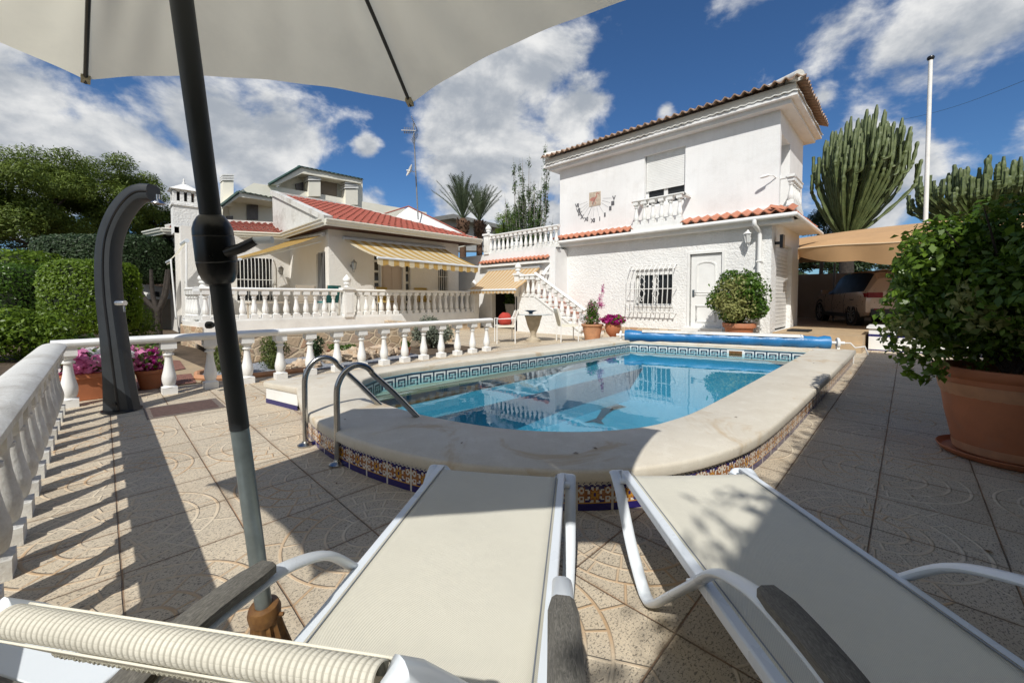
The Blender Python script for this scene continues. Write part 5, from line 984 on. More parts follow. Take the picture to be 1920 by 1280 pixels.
b = MB(); b.add([CP(-.885,.58,1.07), CP(-.885,-.58,1.07), CP(-.80,-.52,1.44), CP(-.80,.52,1.44)], [(0,1,2,3)]); b.build('rear_window', carglass, car); b = MB(); b.box(0,0,0,0,0,0) if False else b.obox(CP(-.62,0,1.665), fx*.16, ly*.55, Z3*.012); b.build('spoiler', carpaint, car)
for s in (1, -1): b = MB(); b.obox(CP(-.885,s*.70,.93), fx*.05, ly*.17, Z3*.075); b.obox(CP(-.78,s*.865,.93), fx*.12, ly*.035, Z3*.06); b.build('tail_light', redlamp, car)
b = MB(); b.obox(CP(-.90,0,.42), fx*.07, ly*.80, Z3*.11); b.obox(CP(1.35,.90,.30), fx*1., ly*.04, Z3*.06); b.obox(CP(1.35,-.90,.30), fx*1., ly*.04, Z3*.06); b.build('lower_cladding', charcoal, car)
b = MB(); b.obox(CP(-.965,.62,.52), fx*.01, ly*.12, Z3*.02); b.obox(CP(-.965,-.62,.52), fx*.01, ly*.12, Z3*.02); b.build('reflector', redlamp, car); b = MB(); b.obox(CP(-.93,0,.80), fx*.01, ly*.26, Z3*.055); b.build('number_plate', white, car)
b = MB(); b.obox(CP(1.95,1.02,1.05), fx*.08, ly*.1, Z3*.07); b.build('door_mirror', carpaint, car, bevel=.02)
for x in (0, 2.68):
    for s in (1, -1):
        c = CP(x, s*.84, .35); b = MB(); b.lathe([(.25,-.1),(.33,-.1),(.355,-.07),(.36,0),(.355,.07),(.33,.095),(.25,.095)], c, 32, axis=ly*s); wh = b.build('wheel', tyre, car); b = MB(); b.lathe([(.24,.085),(.235,.06),(.2,.04),(.0,.035)], c, 32, axis=ly*s, caps=False)
        for k in range(5):
            q = 2*PI*k/5+.3; dd_ = fx*math.cos(q)+Z3*math.sin(q); tt = fx*-math.sin(q)+Z3*math.cos(q)
            for e in (-.045, .045): b.beam(c+ly*s*.085+tt*e*.5, c+ly*s*.085+dd_*.24+tt*e, .03, .03, up=ly)
        b.lathe([(.05,.07),(.05,.1),(0,.1)], c, 12, axis=ly*s); b.lathe([(.225,.08),(.25,.1),(.25,.08)], c, 32, axis=ly*s, caps=False); b.build('rim', M('alloy_silver', (.55,.54,.52), .3, .05, 4, metal=.8) if 'alloy_silver' not in bpy.data.materials else bpy.data.materials['alloy_silver'], wh)
        b = MB(); b.lathe([(.37,-.12),(.43,-.1),(.44,.092),(.37,.094)], c+Z3*.02, 32, axis=ly*s, caps=False); b.lathe([(.36,.05),(.43,.092)], c+Z3*.02, 32, axis=ly*s, caps=False); b.build('wheel_arch', blackp, car)
b = MB()
for x in (.55,1.5,2.2): b.tube([CP(x,.925,.30), CP(x+.02,.945,.7), CP(x,.91,.98)], .004, 4)
b.build('door_gap', blackp, car); b = MB(); b.obox(CP(.85,.945,.88), fx*.09, ly*.015, Z3*.014); b.obox(CP(1.85,.945,.86), fx*.09, ly*.015, Z3*.014); b.build('door_handle', carpaint, car)
o = MB(); o.box(12.3,12.9,1.75,2.2,.345,.38); o = o.build('doormat', tyre, None, org=(12.6,2,.345)); tag(o, 'dark rubber mat on the step at carport entrance', 'doormat')
# flagpole and cable
t = thing('flagpole', 'tall white pole with dark ball on top rising above the carport', 'pole', ond(1735,425,15)); b = MB(); p1 = ond(1745,112,15); p0_ = ond(1735,425,15); p0_ = p0_+(p0_-p1)*.35; b.tube([p0_, p1], [.075,.062], 10); b.build('shaft', white, t); b = MB(); b.lathe([(.03,-.05),(.09,0),(.11,.05),(.09,.11),(0,.14)], p1, 12); b.build('ball_cap', blackp, t)
b = MB(); A = ond(1690,225,40); B = ond(1960,135,24); b.tube([A.lerp(B, k/12)-Z3*(.35*math.sin(PI*k/12)) for k in range(13)], .014, 5); o = b.build('overhead_cable', blackp, None, org=A); tag(o, 'thin dark overhead cable crossing the sky beside the flagpole', 'cable')
# ================================================================= VEGETATION
def trunk(b, pts, rs, n=10, mi=0): b.tube(cat_rom([tuple(p) for p in pts], 4), [r for r in np.interp(np.linspace(0, len(pts)-1, (len(pts)-1)*4+1), range(len(pts)), rs)], n, mi)
def clumps(c, r, n, rc, seed, zs=1.):
    g = random.Random(seed); out = []
    for _ in range(n):
        while True:
            d = Vector((g.uniform(-1,1), g.uniform(-1,1), g.uniform(-1,1)))
            if d.length < 1: break
        d = d.normalized()*(.5+.5*g.random()); q = rc*(.7+.6*g.random()); out.append(((c[0]+d.x*r[0], c[1]+d.y*r[1], c[2]+d.z*r[2]), (q, q, q*zs)))
    return out
def pot(t, c, prof, mat, name='pot', n=32):
    b = MB(); b.lathe(prof, c, n); return b.build(name, mat, t)
# big round shrub in terracotta pot beside the door
c = Vector((10.9,2.93,0)); t = thing('potted_shrub', 'large rounded leafy shrub in terracotta pot standing in front of white door', 'potted plant', c)
pot(t, c, [(.22,0),(.25,.02),(.31,.45),(.32,.47),(.36,.48),(.37,.56),(.36,.585),(.32,.585),(.31,.5),(0,.5)], terracotta)
cl = [((c.x,c.y,1.22),(.62,.62,.62))]+clumps((c.x,c.y,1.2),(.52,.52,.58),26,.2,3)
yc = [Vector((c.x-.45,c.y+.25,1.05)), Vector((c.x-.5,c.y-.1,.95)), Vector((c.x-.35,c.y+.1,1.35))]
def mixy(cs, rad, n=3):
    def f(P, g):
        m = np.zeros(len(P)); k = g.random(len(P))
        for q in cs: dd = np.sqrt(((P-np.array(q))**2).sum(1)); m = np.maximum(m, (dd < rad*(.6+.8*k)).astype(float))
        return m
    return f
leaves('foliage', [L_mid, L_yel], t, cl, 9000, .038, .55, .25, mixy(yc, .34), seed=2); b = MB()
for k in range(6): a = k*1.05; trunk(b, [(c.x,c.y,.48),(c.x+.15*math.cos(a),c.y+.15*math.sin(a),.8),(c.x+.35*math.cos(a),c.y+.35*math.sin(a),1.3)], [.02,.015,.006], 6)
b.build('stem', bark, t)
# very large potted shrub at right foreground
c = Vector((4.72,-.56,0)); t = thing('potted_shrub', 'huge glossy leaved shrub in banded terracotta pot at right edge, nearest the loungers', 'potted plant', c)
pot(t, c, [(.26,.03),(.275,.035),(.335,.32),(.36,.50),(.375,.56),(.375,.60),(.40,.62),(.415,.655),(.41,.68),(.36,.68),(.34,.6),(0,.6)], terracotta)
for q in ([(.279,.045),(.292,.105)], [(.340,.44),(.367,.50),(.379,.56)]): b = MB(); b.lathe([(r+.003,z) for r, z in q], c, 40, caps=False); b.build('pale_band', terra_pale, t)
pot(t, c, [(.31,0),(.35,.015),(.375,.05),(.37,.055),(.34,.025),(0,.02)], terracotta, 'saucer', 40)
cc = (4.75,-.55,1.30); cl = clumps(cc, (.58,.60,.46), 70, .20, 11)+[(cc,(.55,.55,.46))]+[((4.40,-.02,.88),(.17,.17,.2)),((4.36,.0,1.08),(.18,.18,.22)),((4.38,-.1,1.48),(.2,.2,.22)),((4.55,-.15,1.62),(.18,.18,.18)),((5.2,-.6,1.70),(.3,.3,.18)),((4.5,-.95,1.70),(.35,.3,.2)),((4.1,-.75,1.5),(.3,.3,.3)),((4.4,-1.0,1.2),(.3,.3,.4)),((4.28,-.1,.70),(.13,.13,.14))]
yc = [Vector(p) for p in ((4.15,-.25,1.18),(4.2,-.38,1.05),(4.25,-.3,.80),(4.2,-.48,.78),(4.3,.0,.95),(4.2,-.6,.95))]
leaves('foliage', [L_dark, L_yel], t, cl, 27000, .029, .58, .25, mixy(yc, .12), seed=9, fold=.3, droop=.6); b = MB(); g = random.Random(3)
for k in range(30):
    a = g.random()*6.28; e = Vector((c.x+.62*math.cos(a), c.y+.62*math.sin(a), 1.0+g.random()*.85)); trunk(b, [(c.x,c.y,.6), Vector((c.x,c.y,.75)).lerp(e, .5)+Z3*.12, e], [.018,.010,.003], 5)
b.build('stem', bark, t)
# terracotta pot with flowering stems, pedestal urn with magenta petunias
c = onz(1105,643,0); c = Vector((9.55,6.25,0)); t = thing('flower_pot', 'wide terracotta pot with tall pinkish flower stems at foot of stairs', 'potted plant', c); pot(t, c, [(.19,0),(.2,.02),(.24,.25),(.27,.4),(.30,.42),(.31,.46),(.3,.47),(.26,.47),(.25,.43),(0,.43)], terra_pale)
leaves('foliage', [L_mid, P_pink], t, [((c.x,c.y,.62),(.22,.22,.25)),((c.x,c.y,.9),(.17,.17,.25))], 1300, .035, .35, .5, lambda P, g: (g.random(len(P)) < .1).astype(int), seed=4); leaves('blossoms', [P_pink, P_mag], t, [((c.x+.12,c.y-.16,1.15),(.06,.06,.18)),((c.x+.17,c.y-.22,1.42),(.05,.05,.2)),((c.x-.02,c.y-.3,1.0),(.1,.1,.12)),((c.x+.1,c.y+.15,.95),(.08,.08,.1))], 420, .02, .6, .6, lambda P, g: (g.random(len(P)) < .3).astype(int), seed=5)
leaves('white_blossom', P_white, t, [((c.x-.1,c.y+.26,.62),(.1,.1,.14))], 200, .025, .8, .6, seed=6)
b = MB(); trunk(b, [c+Z3*.45, c+Vector((.1,-.12,.9)), c+Vector((.19,-.25,1.6))], [.008,.006,.004], 5); b.build('stem', L_cact, t)
c = Vector((9.75,5.72,0)); t = thing('flower_urn', 'terracotta urn on saucer overflowing with magenta petunias', 'potted plant', c); pot(t, c, [(.19,.0),(.2,.03),(.11,.05),(.08,.08),(.07,.12),(.10,.16),(.17,.24),(.205,.34),(.21,.42),(.2,.50),(.215,.52),(.2,.53),(.17,.5),(0,.5)], terracotta); pot(t, c, [(.26,0),(.29,.02),(.285,.03),(.24,.012),(0,.01)], terracotta, 'saucer')
leaves('petunias', [P_mag, L_dark], t, [((c.x,c.y,.60),(.32,.32,.13))]+clumps((c.x,c.y,.6),(.28,.28,.08),10,.1,8), 1500, .038, .95, .3, lambda P, g: (g.random(len(P)) < .16).astype(int), seed=7, fold=.1)
b = MB(); p = c+Vector((.25,.05,0)); b.tube([p+Vector((0,.16,0)), p+Vector((0,.16,1.05)), *[p+Vector((0,.16*math.cos(PI*k/8),1.05+.16*math.sin(PI*k/8))) for k in range(1,8)], p+Vector((0,-.16,1.05)), p+Vector((0,-.16,0))], .007, 6); o = b.build('garden_hoop', white, None, org=p); tag(o, 'thin white metal plant hoop standing behind magenta petunia urn', 'plant support')
# petunia planters by the shower
c = Vector((-.12,7.05,0)); t = thing('flower_planter', 'square terracotta planter with pink and white petunias behind the corner balusters', 'potted plant', c)
b = MB(); 
def tb_(b, c, w0, w1, z0, z1, mi=0): b.add([(c[0]+sx*w, c[1]+sy*w, z) for z, w in ((z0,w0),(z1,w1)) for sx, sy in ((-1,-1),(1,-1),(1,1),(-1,1))], [(3,2,1,0),(4,5,6,7),(0,1,5,4),(1,2,6,5),(2,3,7,6),(3,0,4,7)], mi)
tb_(b, c, .24, .29, 0, .30); tb_(b, c, .31, .31, .26, .32); b.build('pot', terracotta, t, bevel=.01)
leaves('petunias', [P_white, P_pink, L_mid], t, [((c.x,c.y,.42),(.42,.42,.14))]+clumps((c.x+.05,c.y,.42),(.42,.4,.1),14,.13,2), 1900, .036, .95, .35, lambda P, g: np.where(g.random(len(P)) < .2, 2, np.where(np.sin(P[:,0]*9+P[:,1]*7) > .0, 1, 0)), seed=12, fold=.08)
c = Vector((.42,7.15,0)); t = thing('flower_planter', 'small terracotta pot with dusky pink flowers just right of the shower', 'potted plant', c); pot(t, c, [(.1,0),(.14,.2),(.16,.21),(.16,.25),(.13,.25),(0,.22)], terracotta, n=20); leaves('petunias', [P_mag, P_pink, L_dark], t, [((c.x,c.y,.33),(.17,.17,.12)),((c.x,c.y,.45),(.1,.1,.1))], 520, .028, .9, .5, lambda P, g: (g.random(len(P))*3).astype(int), seed=13)
# bushes behind the balustrade
def shrub(label, c, r, mat, n, size, seed, nm='shrub', asp=.4, cat='shrub', group=None, nc=14):
    t = thing(nm, label, cat, (c[0],c[1],0), group); leaves('foliage', mat, t, [(c, scl3(r, .8))]+clumps(c, scl3(r, .8), nc, min(r)*.42, seed), n, size, asp, .3, seed=seed); b = MB()
    for k in range(4): a = k*1.6; trunk(b, [(c[0],c[1],0),(c[0]+r[0]*.3*math.cos(a),c[1]+r[1]*.3*math.sin(a),c[2])], [.02,.008], 5)
    b.build('stem', bark, t); return t
def scl3(r, f): return tuple(x*f for x in r)
L_coni = leafmat('dwarf_conifer_leaf', (.03,.06,.012), (.14,.17,.035), .6, .2)
shrub('rounded dwarf conifer seen left of the parasol pole between balusters', (1.30,7.35,.30), (.24,.24,.30), L_coni, 3200, .028, 21, 'dwarf_conifer', .22, nc=20)
shrub('rounded dwarf conifer partly hidden by the parasol pole, on its right side', (1.98,7.55,.30), (.24,.24,.32), L_coni, 3200, .028, 22, 'dwarf_conifer', .22, nc=20)
shrub('clipped grey green rounded bush at the stone wall behind the balusters', (5.5,8.1,.38), (.52,.42,.40), L_grey, 7000, .028, 23, 'rounded_bush', .45, nc=18)
shrub('small prickly green plant among rocks in gravel bed', (2.75,7.75,.30), (.16,.16,.26), L_topi, 700, .03, 24, 'succulent', .3, nc=8); shrub('low green and rust coloured succulent beside the rocks', (3.35,7.9,.16), (.24,.2,.12), L_mid, 600, .03, 26, 'succulent', .35, nc=8)
for k, (x, y, r) in enumerate(((2.35,7.3,.13),(2.5,7.22,.11),(2.2,7.35,.08),(3.05,7.55,.17),(3.35,7.45,.2),(3.6,7.5,.15),(3.95,7.6,.2),(4.25,7.6,.13),(2.9,7.5,.1))):
    b = MB(); b.blob((x,y,r*.5), (r*1.2,r,r*.75), k+3, 10, .55, freq=2.6); o = b.build('garden_rock', rockm, None, org=(x,y,0)); tag(o, 'pitted tan limestone rock on the gravel bed behind the balusters', 'rock', 'rocks in the gravel bed')
b = MB(); P_ = [(.95,7.4),(1.1,7.15),(1.6,6.98),(2.4,6.95),(4.6,7.0),(4.6,8.7),(2.2,8.6),(1.3,8.1),(1.0,7.8)]; b.add([(x,y,.012) for x, y in P_], [tuple(range(len(P_)))]); o = b.build('gravel', gravelm); o['kind'] = 'structure'
b = MB(); b.tube([(x,y,.03) for x, y in [(1.3,8.1),(1.0,7.8),(.95,7.4),(1.1,7.15),(1.6,6.98),(2.4,6.95)]], .045, 8); o = b.build('bed_edging', terra_pale, None, org=(1,7.4,0)); tag(o, 'curved pale terracotta edging round the grey gravel bed', 'edging')
for x, y, s, lab in ((4.35,7.35,.1,'small terracotta pot with green plant just right of handrail arch'),(3.15,7.95,.12,'terracotta pot tucked behind rocks near the pool handrails')):
    c = Vector((x,y,0)); t = thing('plant_pot', lab, 'potted plant', c); pot(t, c, [(s*.7,0),(s,.14),(s*1.12,.15),(s*1.12,.18),(s*.9,.18),(0,.16)], terracotta, n=20); leaves('foliage', L_mid, t, [((x,y,.25),(s,s,.08))], 260, .022, .5, .5, seed=int(x*10))
b = MB(); b.add([(x,y,.016) for x, y in [(-.12,9.2),(.5,8.3),(.95,8.6),(1.0,9.8),(.5,10.6),(-.1,10.4)]], [tuple(range(6))]); b.add([(x,y,.012) for x, y in [(-.1,7.1),(.9,7.1),(.95,8.0),(.0,8.1)]], [(0,1,2,3)]); struct(b.build('red_gravel', redmulch))
# hedges and garden at left
def boxhedge(name, label, pts, r, mat, n, size, seed, asp=.6, solid=None):
    t = thing(name, label, 'hedge', (pts[0][0],pts[0][1],0)); cl = [((x,y,z),(rx,ry,rz)) for x, y, z, rx, ry, rz in pts]
    leaves('foliage', mat, t, cl, n, size, asp, .12, seed=seed, fold=.15); b = MB()
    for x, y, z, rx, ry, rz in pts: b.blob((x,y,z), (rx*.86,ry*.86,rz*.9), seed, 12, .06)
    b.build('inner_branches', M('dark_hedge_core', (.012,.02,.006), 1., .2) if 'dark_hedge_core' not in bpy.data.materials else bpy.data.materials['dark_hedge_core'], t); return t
def superell(name, label, c, r, mat, n, size, seed, p=4., cat='hedge', asp=.6, rot=0, trunkpts=None, sizevar=1, scoop=None):
    """clipped block: leaves on a rounded box surface"""
    t = thing(name, label, cat, (c[0],c[1],0)); g = np.random.default_rng(seed); d = g.normal(size=(n,3)); d /= np.linalg.norm(d,axis=1)[:,None]
    d = np.where(g.random((n,1)) < .5, d, np.sign(d)*np.abs(d)**.6); s = (np.abs(d)**p).sum(1)**(-1/p); P = d*s[:,None]*(1-.05*np.abs(g.normal(size=(n,1)))+.02*g.normal(size=(n,1)))*np.array(r)
    ca, sa = math.cos(rot), math.sin(rot); P = np.stack([P[:,0]*ca-P[:,1]*sa, P[:,0]*sa+P[:,1]*ca, P[:,2]], 1)+np.array(c)
    nr = d+g.normal(size=(n,3))*.55; nr[:,2] += .3; nr /= np.linalg.norm(nr,axis=1)[:,None]; tt = g.normal(size=(n,3)); tt -= nr*(tt*nr).sum(1)[:,None]; tt /= np.linalg.norm(tt,axis=1)[:,None]; bb = np.cross(nr,tt); sz = size*(.6+.8*g.random((n,1)))
    V = np.stack([P-tt*sz, P+bb*sz*asp+nr*sz*.2, P+tt*sz, P-bb*sz*asp+nr*sz*.2], 1).reshape(-1,3)-np.array([c[0],c[1],0])
    me = bpy.data.meshes.new('foliage'); me.from_pydata([tuple(v) for v in V], [], [(4*i,4*i+1,4*i+2,4*i+3) for i in range(n)]); me.materials.append(mat); o = bpy.data.objects.new('foliage', me); COL.objects.link(o); o.parent = t
    b = MB(); N = 14
    def se(u, v):
        th = PI*v; ph = 2*PI*u; q = np.array([math.sin(th)*math.cos(ph), math.sin(th)*math.sin(ph), math.cos(th)]); q = q*(np.abs(q)**p).sum()**(-1/p)*np.array(r)*.9; return Vector((q[0]*ca-q[1]*sa+c[0], q[0]*sa+q[1]*ca+c[1], q[2]+c[2]))
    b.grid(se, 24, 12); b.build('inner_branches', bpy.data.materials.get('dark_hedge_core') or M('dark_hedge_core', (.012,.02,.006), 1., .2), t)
    if trunkpts:
        b = MB()
        for pts, rs in trunkpts: trunk(b, pts, rs, 10)
        b.build('trunk', bark, t)
    return t
hr = yaw-PI/2
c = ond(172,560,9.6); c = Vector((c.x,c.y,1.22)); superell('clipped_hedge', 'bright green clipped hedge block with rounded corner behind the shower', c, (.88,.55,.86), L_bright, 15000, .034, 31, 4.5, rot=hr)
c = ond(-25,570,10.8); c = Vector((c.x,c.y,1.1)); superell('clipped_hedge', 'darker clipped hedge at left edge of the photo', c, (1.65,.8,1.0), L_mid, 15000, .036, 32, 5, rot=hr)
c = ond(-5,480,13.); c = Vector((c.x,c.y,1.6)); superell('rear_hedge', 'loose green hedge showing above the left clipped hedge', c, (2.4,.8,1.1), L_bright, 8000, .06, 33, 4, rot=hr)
c = ond(222,483,14.3); bp_ = ond(298,628,12.8); bp_.z = 0; c0 = Vector((c.x,c.y,2.55)); fk = bp_+Z3*.75
T_ = [([bp_, bp_+Vector((0,0,.4)), fk], [.10,.085,.09])]
for dx, dy, rr in ((-.75,.2,.06),(-.3,.3,.06),(.35,.1,.06),(.1,.6,.05)):
    e = fk+RT*dx+Vector((dy*.3,dy*.3,1.35)); T_.append(([fk, fk.lerp(e,.5)+RT*dx*.22-Z3*.12, e], [.075,rr,.04]))
superell('flat_topped_tree', 'flat clipped dark tree on forking trunk in front of grey wall', (c0.x,c0.y,2.52), (2.1,1.2,.80), L_topi, 22000, .045, 34, 5.5, 'tree', rot=hr, trunkpts=T_)
def lowplant(label, px, py, d, r, mat, n, size, seed, asp=.3, nm='garden_plant', h=.3):
    c = ond(px, py, d); c = (c.x, c.y, h*.5); return shrub(label, c, (r, r, h*.55), mat, n, size, seed, nm, asp, 'plant')
lowplant('yellow green bush beside the garden wall right of shower', 250, 630, 10.4, .55, L_bright, 2500, .04, 41, .3, 'garden_bush', 1.15)
lowplant('bushy yellow green plant at left edge before the hedge', 40, 650, 7.6, .75, L_bright, 3500, .045, 42, .4, 'garden_bush', .95)
lowplant('dark green bush below the left clipped hedge', -60, 700, 7.4, .8, L_mid, 3000, .05, 43, .4, 'garden_bush', 1.)
lowplant('green bush between hedge and shower, low down', 120, 640, 8.2, .5, L_mid, 1800, .045, 52, .4, 'garden_bush', .5)
def strap(label, px, py, d, r, n, L, seed):
    c = ond(px, py, d); c.z = 0; t = thing('strap_leaf_plant', label, 'plant', c); b = MB(); g = random.Random(seed)
    for k in range(n):
        a = g.random()*6.28; q = c+Vector((math.cos(a),math.sin(a),0))*r*g.random(); l = L*(.6+.6*g.random()); dv = Vector((math.cos(a),math.sin(a),0)); sv = Vector((-dv.y,dv.x,0))*.028; vs = []
        for j in range(5): v = j/4; p = q+dv*l*.8*v*v+Z3*(l*(v-.45*v*v)); w_ = (1-v)**.6; vs += [p-sv*w_, p+sv*w_]
        b.add(vs, [(2*j,2*j+1,2*j+3,2*j+2) for j in range(4)], 0, True)
    b.build('strap_leaves', L_mid, t); return t
strap('clump of strap leaves between the shower and corner baluster', 175, 690, 7.0, .35, 60, .5, 1); strap('clump of strap leaves just right of the shower', 262, 668, 8.1, .45, 70, .45, 2); strap('clump of strap leaves left behind the pink petunias', 120, 668, 7.8, .4, 60, .5, 3)
# trees
def tree(name, label, c, r, mat, n, size, seed, base, nc=30, rc=.9, zs=.8, asp=.25, trk=.25, group=None, limbs=8):
    t = thing(name, label, 'tree', base, group); cl = clumps(c, r, nc, rc, seed, zs); leaves('crown', mat, t, cl, n, size, asp, .45, seed=seed); b = MB(); B = Vector(base); g = random.Random(seed); mid = Vector((c[0],c[1],c[2]-r[2]*.6)); trunk(b, [B, B.lerp(mid,.5)+Vector((.2,.1,0)), mid], [trk,trk*.8,trk*.55])
    for k in range(limbs): q = Vector(cl[k][0]); trunk(b, [mid, mid.lerp(q,.5)-Z3*.2, q], [trk*.45,trk*.3,trk*.12], 6)
    b.build('trunk', bark, t); return t
def at(px, py, d): return ond(px, py, d)
p1_ = at(65,365,24); tree('pine_tree', 'dense pine at far left, tallest and leftmost', tuple(p1_), (3.7,3.7,2.7), L_pine, 46000, .10, 51, (p1_.x,p1_.y,0), 44, .98, .75)
p1_ = at(-70,385,22); tree('pine_tree', 'dense pine cut off by the left edge of the photo', tuple(p1_), (2.6,2.6,2.2), L_pine, 16000, .12, 54, (p1_.x,p1_.y,0), 26, 1.1, .7)
p2_ = at(205,372,27); tree('pine_tree', 'dense pine behind the curved head of the shower', tuple(p2_), (3.0,3.0,2.8), L_pine, 34000, .10, 55, (p2_.x,p2_.y,0), 34, .9, .75)
p3_ = at(300,420,30); tree('pine_tree', 'small pine crown left of the white chimney', tuple(p3_), (1.8,1.8,1.3), L_pine, 12000, .11, 56, (p3_.x,p3_.y,0), 16, .9, .8)
for k, (px, py, d, r, lab) in enumerate(((60,440,34,2.4,'dark distant tree below the leftmost pine'),(150,452,36,2.4,'dark distant tree behind clipped hedge and shower'),(1560,480,25,1.6,'dark tree behind the carport wall, left of the parked car'),(1700,478,26,2.2,'dark tree behind the carport wall beside the flagpole'),(1880,440,30,3.0,'tree behind the large potted shrub at the right edge'))):
    q = at(px,py,d); tree('distant_tree', lab, tuple(q), (r*1.5,r*1.5,r*.6), L_topi, 7000, .14, 60+k, (q.x,q.y,0), 16, r*.5, .8)
q = at(1545,428,20.5); tree('oleander_tree', 'dark feathery leaved tree behind carport at the foot of the tall cactus', tuple(q), (.95,.95,.95), L_topi, 6500, .09, 71, (q.x,q.y,0), 16, .45, .9, .16, .12)
# palms
def palm(label, px, py_base, py_crown, d, seed, n=70, L=1.6):
    c = at(px, py_crown, d); b0 = at(px, py_base, d); t = thing('palm_tree', label, 'palm tree', (b0.x,b0.y,0), 'pair of palms above the bungalow'); b = MB(); g = random.Random(seed)
    H_ = c.z; pts = [(b0.x,b0.y,0),(b0.x,b0.y,H_-1.4),(c.x,c.y,H_-.9),(c.x,c.y,H_-.35),(c.x,c.y,H_-.05)]; trunk(b, pts, [.24,.2,.3,.36,.16], 14)
    for k in range(90):
        a = g.random()*6.28; z = H_-1.2+g.random()*1.0; rr = .24+.08*(z-H_+1.2); b.beam((c.x+rr*math.cos(a),c.y+rr*math.sin(a),z), (c.x+(rr+.14)*math.cos(a),c.y+(rr+.14)*math.sin(a),z+.16), .07, .03)
    b.build('trunk', barkp, t); b = MB()
    for k in range(n):
        a = g.random()*6.28; el = R(40+48*g.random()**.8); l = L*(.8+.35*g.random()); dv = Vector((math.cos(a),math.sin(a),0)); pts = []
        for j in range(13):
            v = j/12; e = el-R(20)*v*v; p = (pts[-1]+(dv*math.cos(e)+Z3*math.sin(e))*l/12) if pts else Vector(c)-Z3*.1; pts.append(p)
        b.tube(pts, [.016*(1-.8*j/12)+.003 for j in range(13)], 5)
        for j in range(3, 13):
            for s in (-1, 1):
                for q_ in (0, .5):
                    i = min(j, 11); p = pts[i].lerp(pts[i+1], q_); tn = (pts[i+1]-pts[i]).normalized(); sd_ = tn.cross(Z3).normalized(); ll = .34*(1-.55*abs((j-6)/8)); tip = p+(tn*.75+sd_*s*.55-Z3*.04+Z3*.22*g.random())*ll; w_ = tn.cross(sd_)*.5+tn*.5; b.add([p-tn*.03, p+tn*.03, tip], [(0,1,2)])
    b.build('fronds', L_palm, t)
palm('left palm of the pair rising above the grey house', 868, 470, 408, 25, 1, 74, 2.5); palm('right palm of the pair, slimmer trunk, above the grey house', 899, 480, 412, 27, 2, 66, 2.2)
# poplars with sparse leaves
q = at(992,380,20); t = thing('poplar_tree', 'tall sparse poplar with bare twigs left of the two storey house', 'tree', (q.x,q.y,0)); b = MB(); g = random.Random(5); tips = []
trunk(b, [(q.x,q.y,0),(q.x,q.y,2.5)], [.18,.14])
for k in range(60):
    ox = g.gauss(0,.5); oy = g.gauss(0,.5); top = 8.6-abs(ox)*2.2-g.random()*2.6; p0 = Vector((q.x,q.y,2+g.random()*1.2)); p2 = Vector((q.x+ox*1.1,q.y+oy*1.1,top)); trunk(b, [p0, Vector((q.x+ox*.85,q.y+oy*.85,p0.z+(top-p0.z)*.35)), p2], [.035,.018,.004], 5); tips.append((p0,p2,ox,oy))
b.build('branches', M('pale_twig_bark', (.26,.24,.22), .9, .2), t)
cl = []
for p0, p2, ox, oy in tips:
    for k in range(7): v = g.random()*.92; cl.append(((q.x+ox*(.85+.2*v), q.y+oy*(.85+.2*v), p0.z+(p2.z-p0.z)*v), (.13,.13,.36)))
leaves('leaves', [L_olive, L_mid], t, cl, 22000, .045, .5, .8, lambda P, g: (g.random(len(P)) < .5).astype(int), seed=77)
q = at(950,425,22); tree('small_tree', 'bushy light green tree at the foot of the sparse poplar', tuple(q), (.9,.9,.9), L_bright, 5000, .07, 78, (q.x,q.y,0), 12, .5, 1.)
# candelabra cacti
def cactus(label, px, d, pyb, pyt, halfw, seed, n=62, lean=.0, forkpy=430, sr=.062):
    B = at(px, pyb, d); top = at(px, pyt, d).z; fork = at(px, forkpy, d).z; t = thing('candelabra_cactus', label, 'cactus', (B.x,B.y,0)); b = MB(); g = random.Random(seed); fk = Vector((B.x,B.y,fork)); trunk(b, [(B.x,B.y,0),(B.x,B.y,fork*.6),(B.x,B.y,fork+.5)], [.3,.28,.24]); b.build('trunk', bark, t); b = MB()
    for k in range(n):
        rr = halfw*math.sqrt((k+.5)/n)*g.uniform(.85,1.08); a = k*2.399+g.uniform(-.15,.15); ex = Vector((math.cos(a)*rr, math.sin(a)*rr, 0)); tz = top-(rr/halfw)**2*(top-fork)*.34-g.random()*.7*(1+.2*halfw); z0 = fork+.3*g.random()
        turn = fork+(tz-fork)*(.2+.42*rr/halfw+.2*g.random()); P = [fk+Z3*(z0-fork)+ex*.06, Vector((fk.x,fk.y,0))+ex*.52+RT*lean*.3+Z3*(fork+(turn-fork)*.5), Vector((fk.x,fk.y,0))+ex*.92+RT*lean*.7+Z3*turn, Vector((fk.x,fk.y,0))+ex+RT*lean*.8+Z3*(turn+(tz-turn)*.35), Vector((fk.x,fk.y,0))+ex*1.02+RT*lean+Z3*tz]
        C = cat_rom([tuple(p) for p in P], 9); rad = [sr*(1+.22*math.sin(i*1.35+k))*(.55 if i == len(C)-1 else .85 if i == len(C)-2 else 1) for i in range(len(C))]
        b.tube(C, rad, 15, lobes=5, up=(1,.3,0))
        if k % 2:
            j = len(C)//2+4; p = Vector(C[j]); oo = Vector((math.cos(a+1.2),math.sin(a+1.2),0)); Q = cat_rom([tuple(p), tuple(p+oo*.22+Z3*.08), tuple(p+oo*.27+Z3*.4), tuple(p+oo*.27+Z3*(.75+.5*g.random()))], 5); b.tube(Q, [sr*.9*(1+.12*math.sin(i*1.4)) for i in range(len(Q))], 10, lobes=5, up=(1,.3,0))
    b.build('stems', L_cact, t, sharp=80)
cactus('huge candelabra cactus rising behind the two storey house corner', 1588, 18.2, 470, 195, 1.85, 3, 115, forkpy=455, lean=.65, sr=.056)
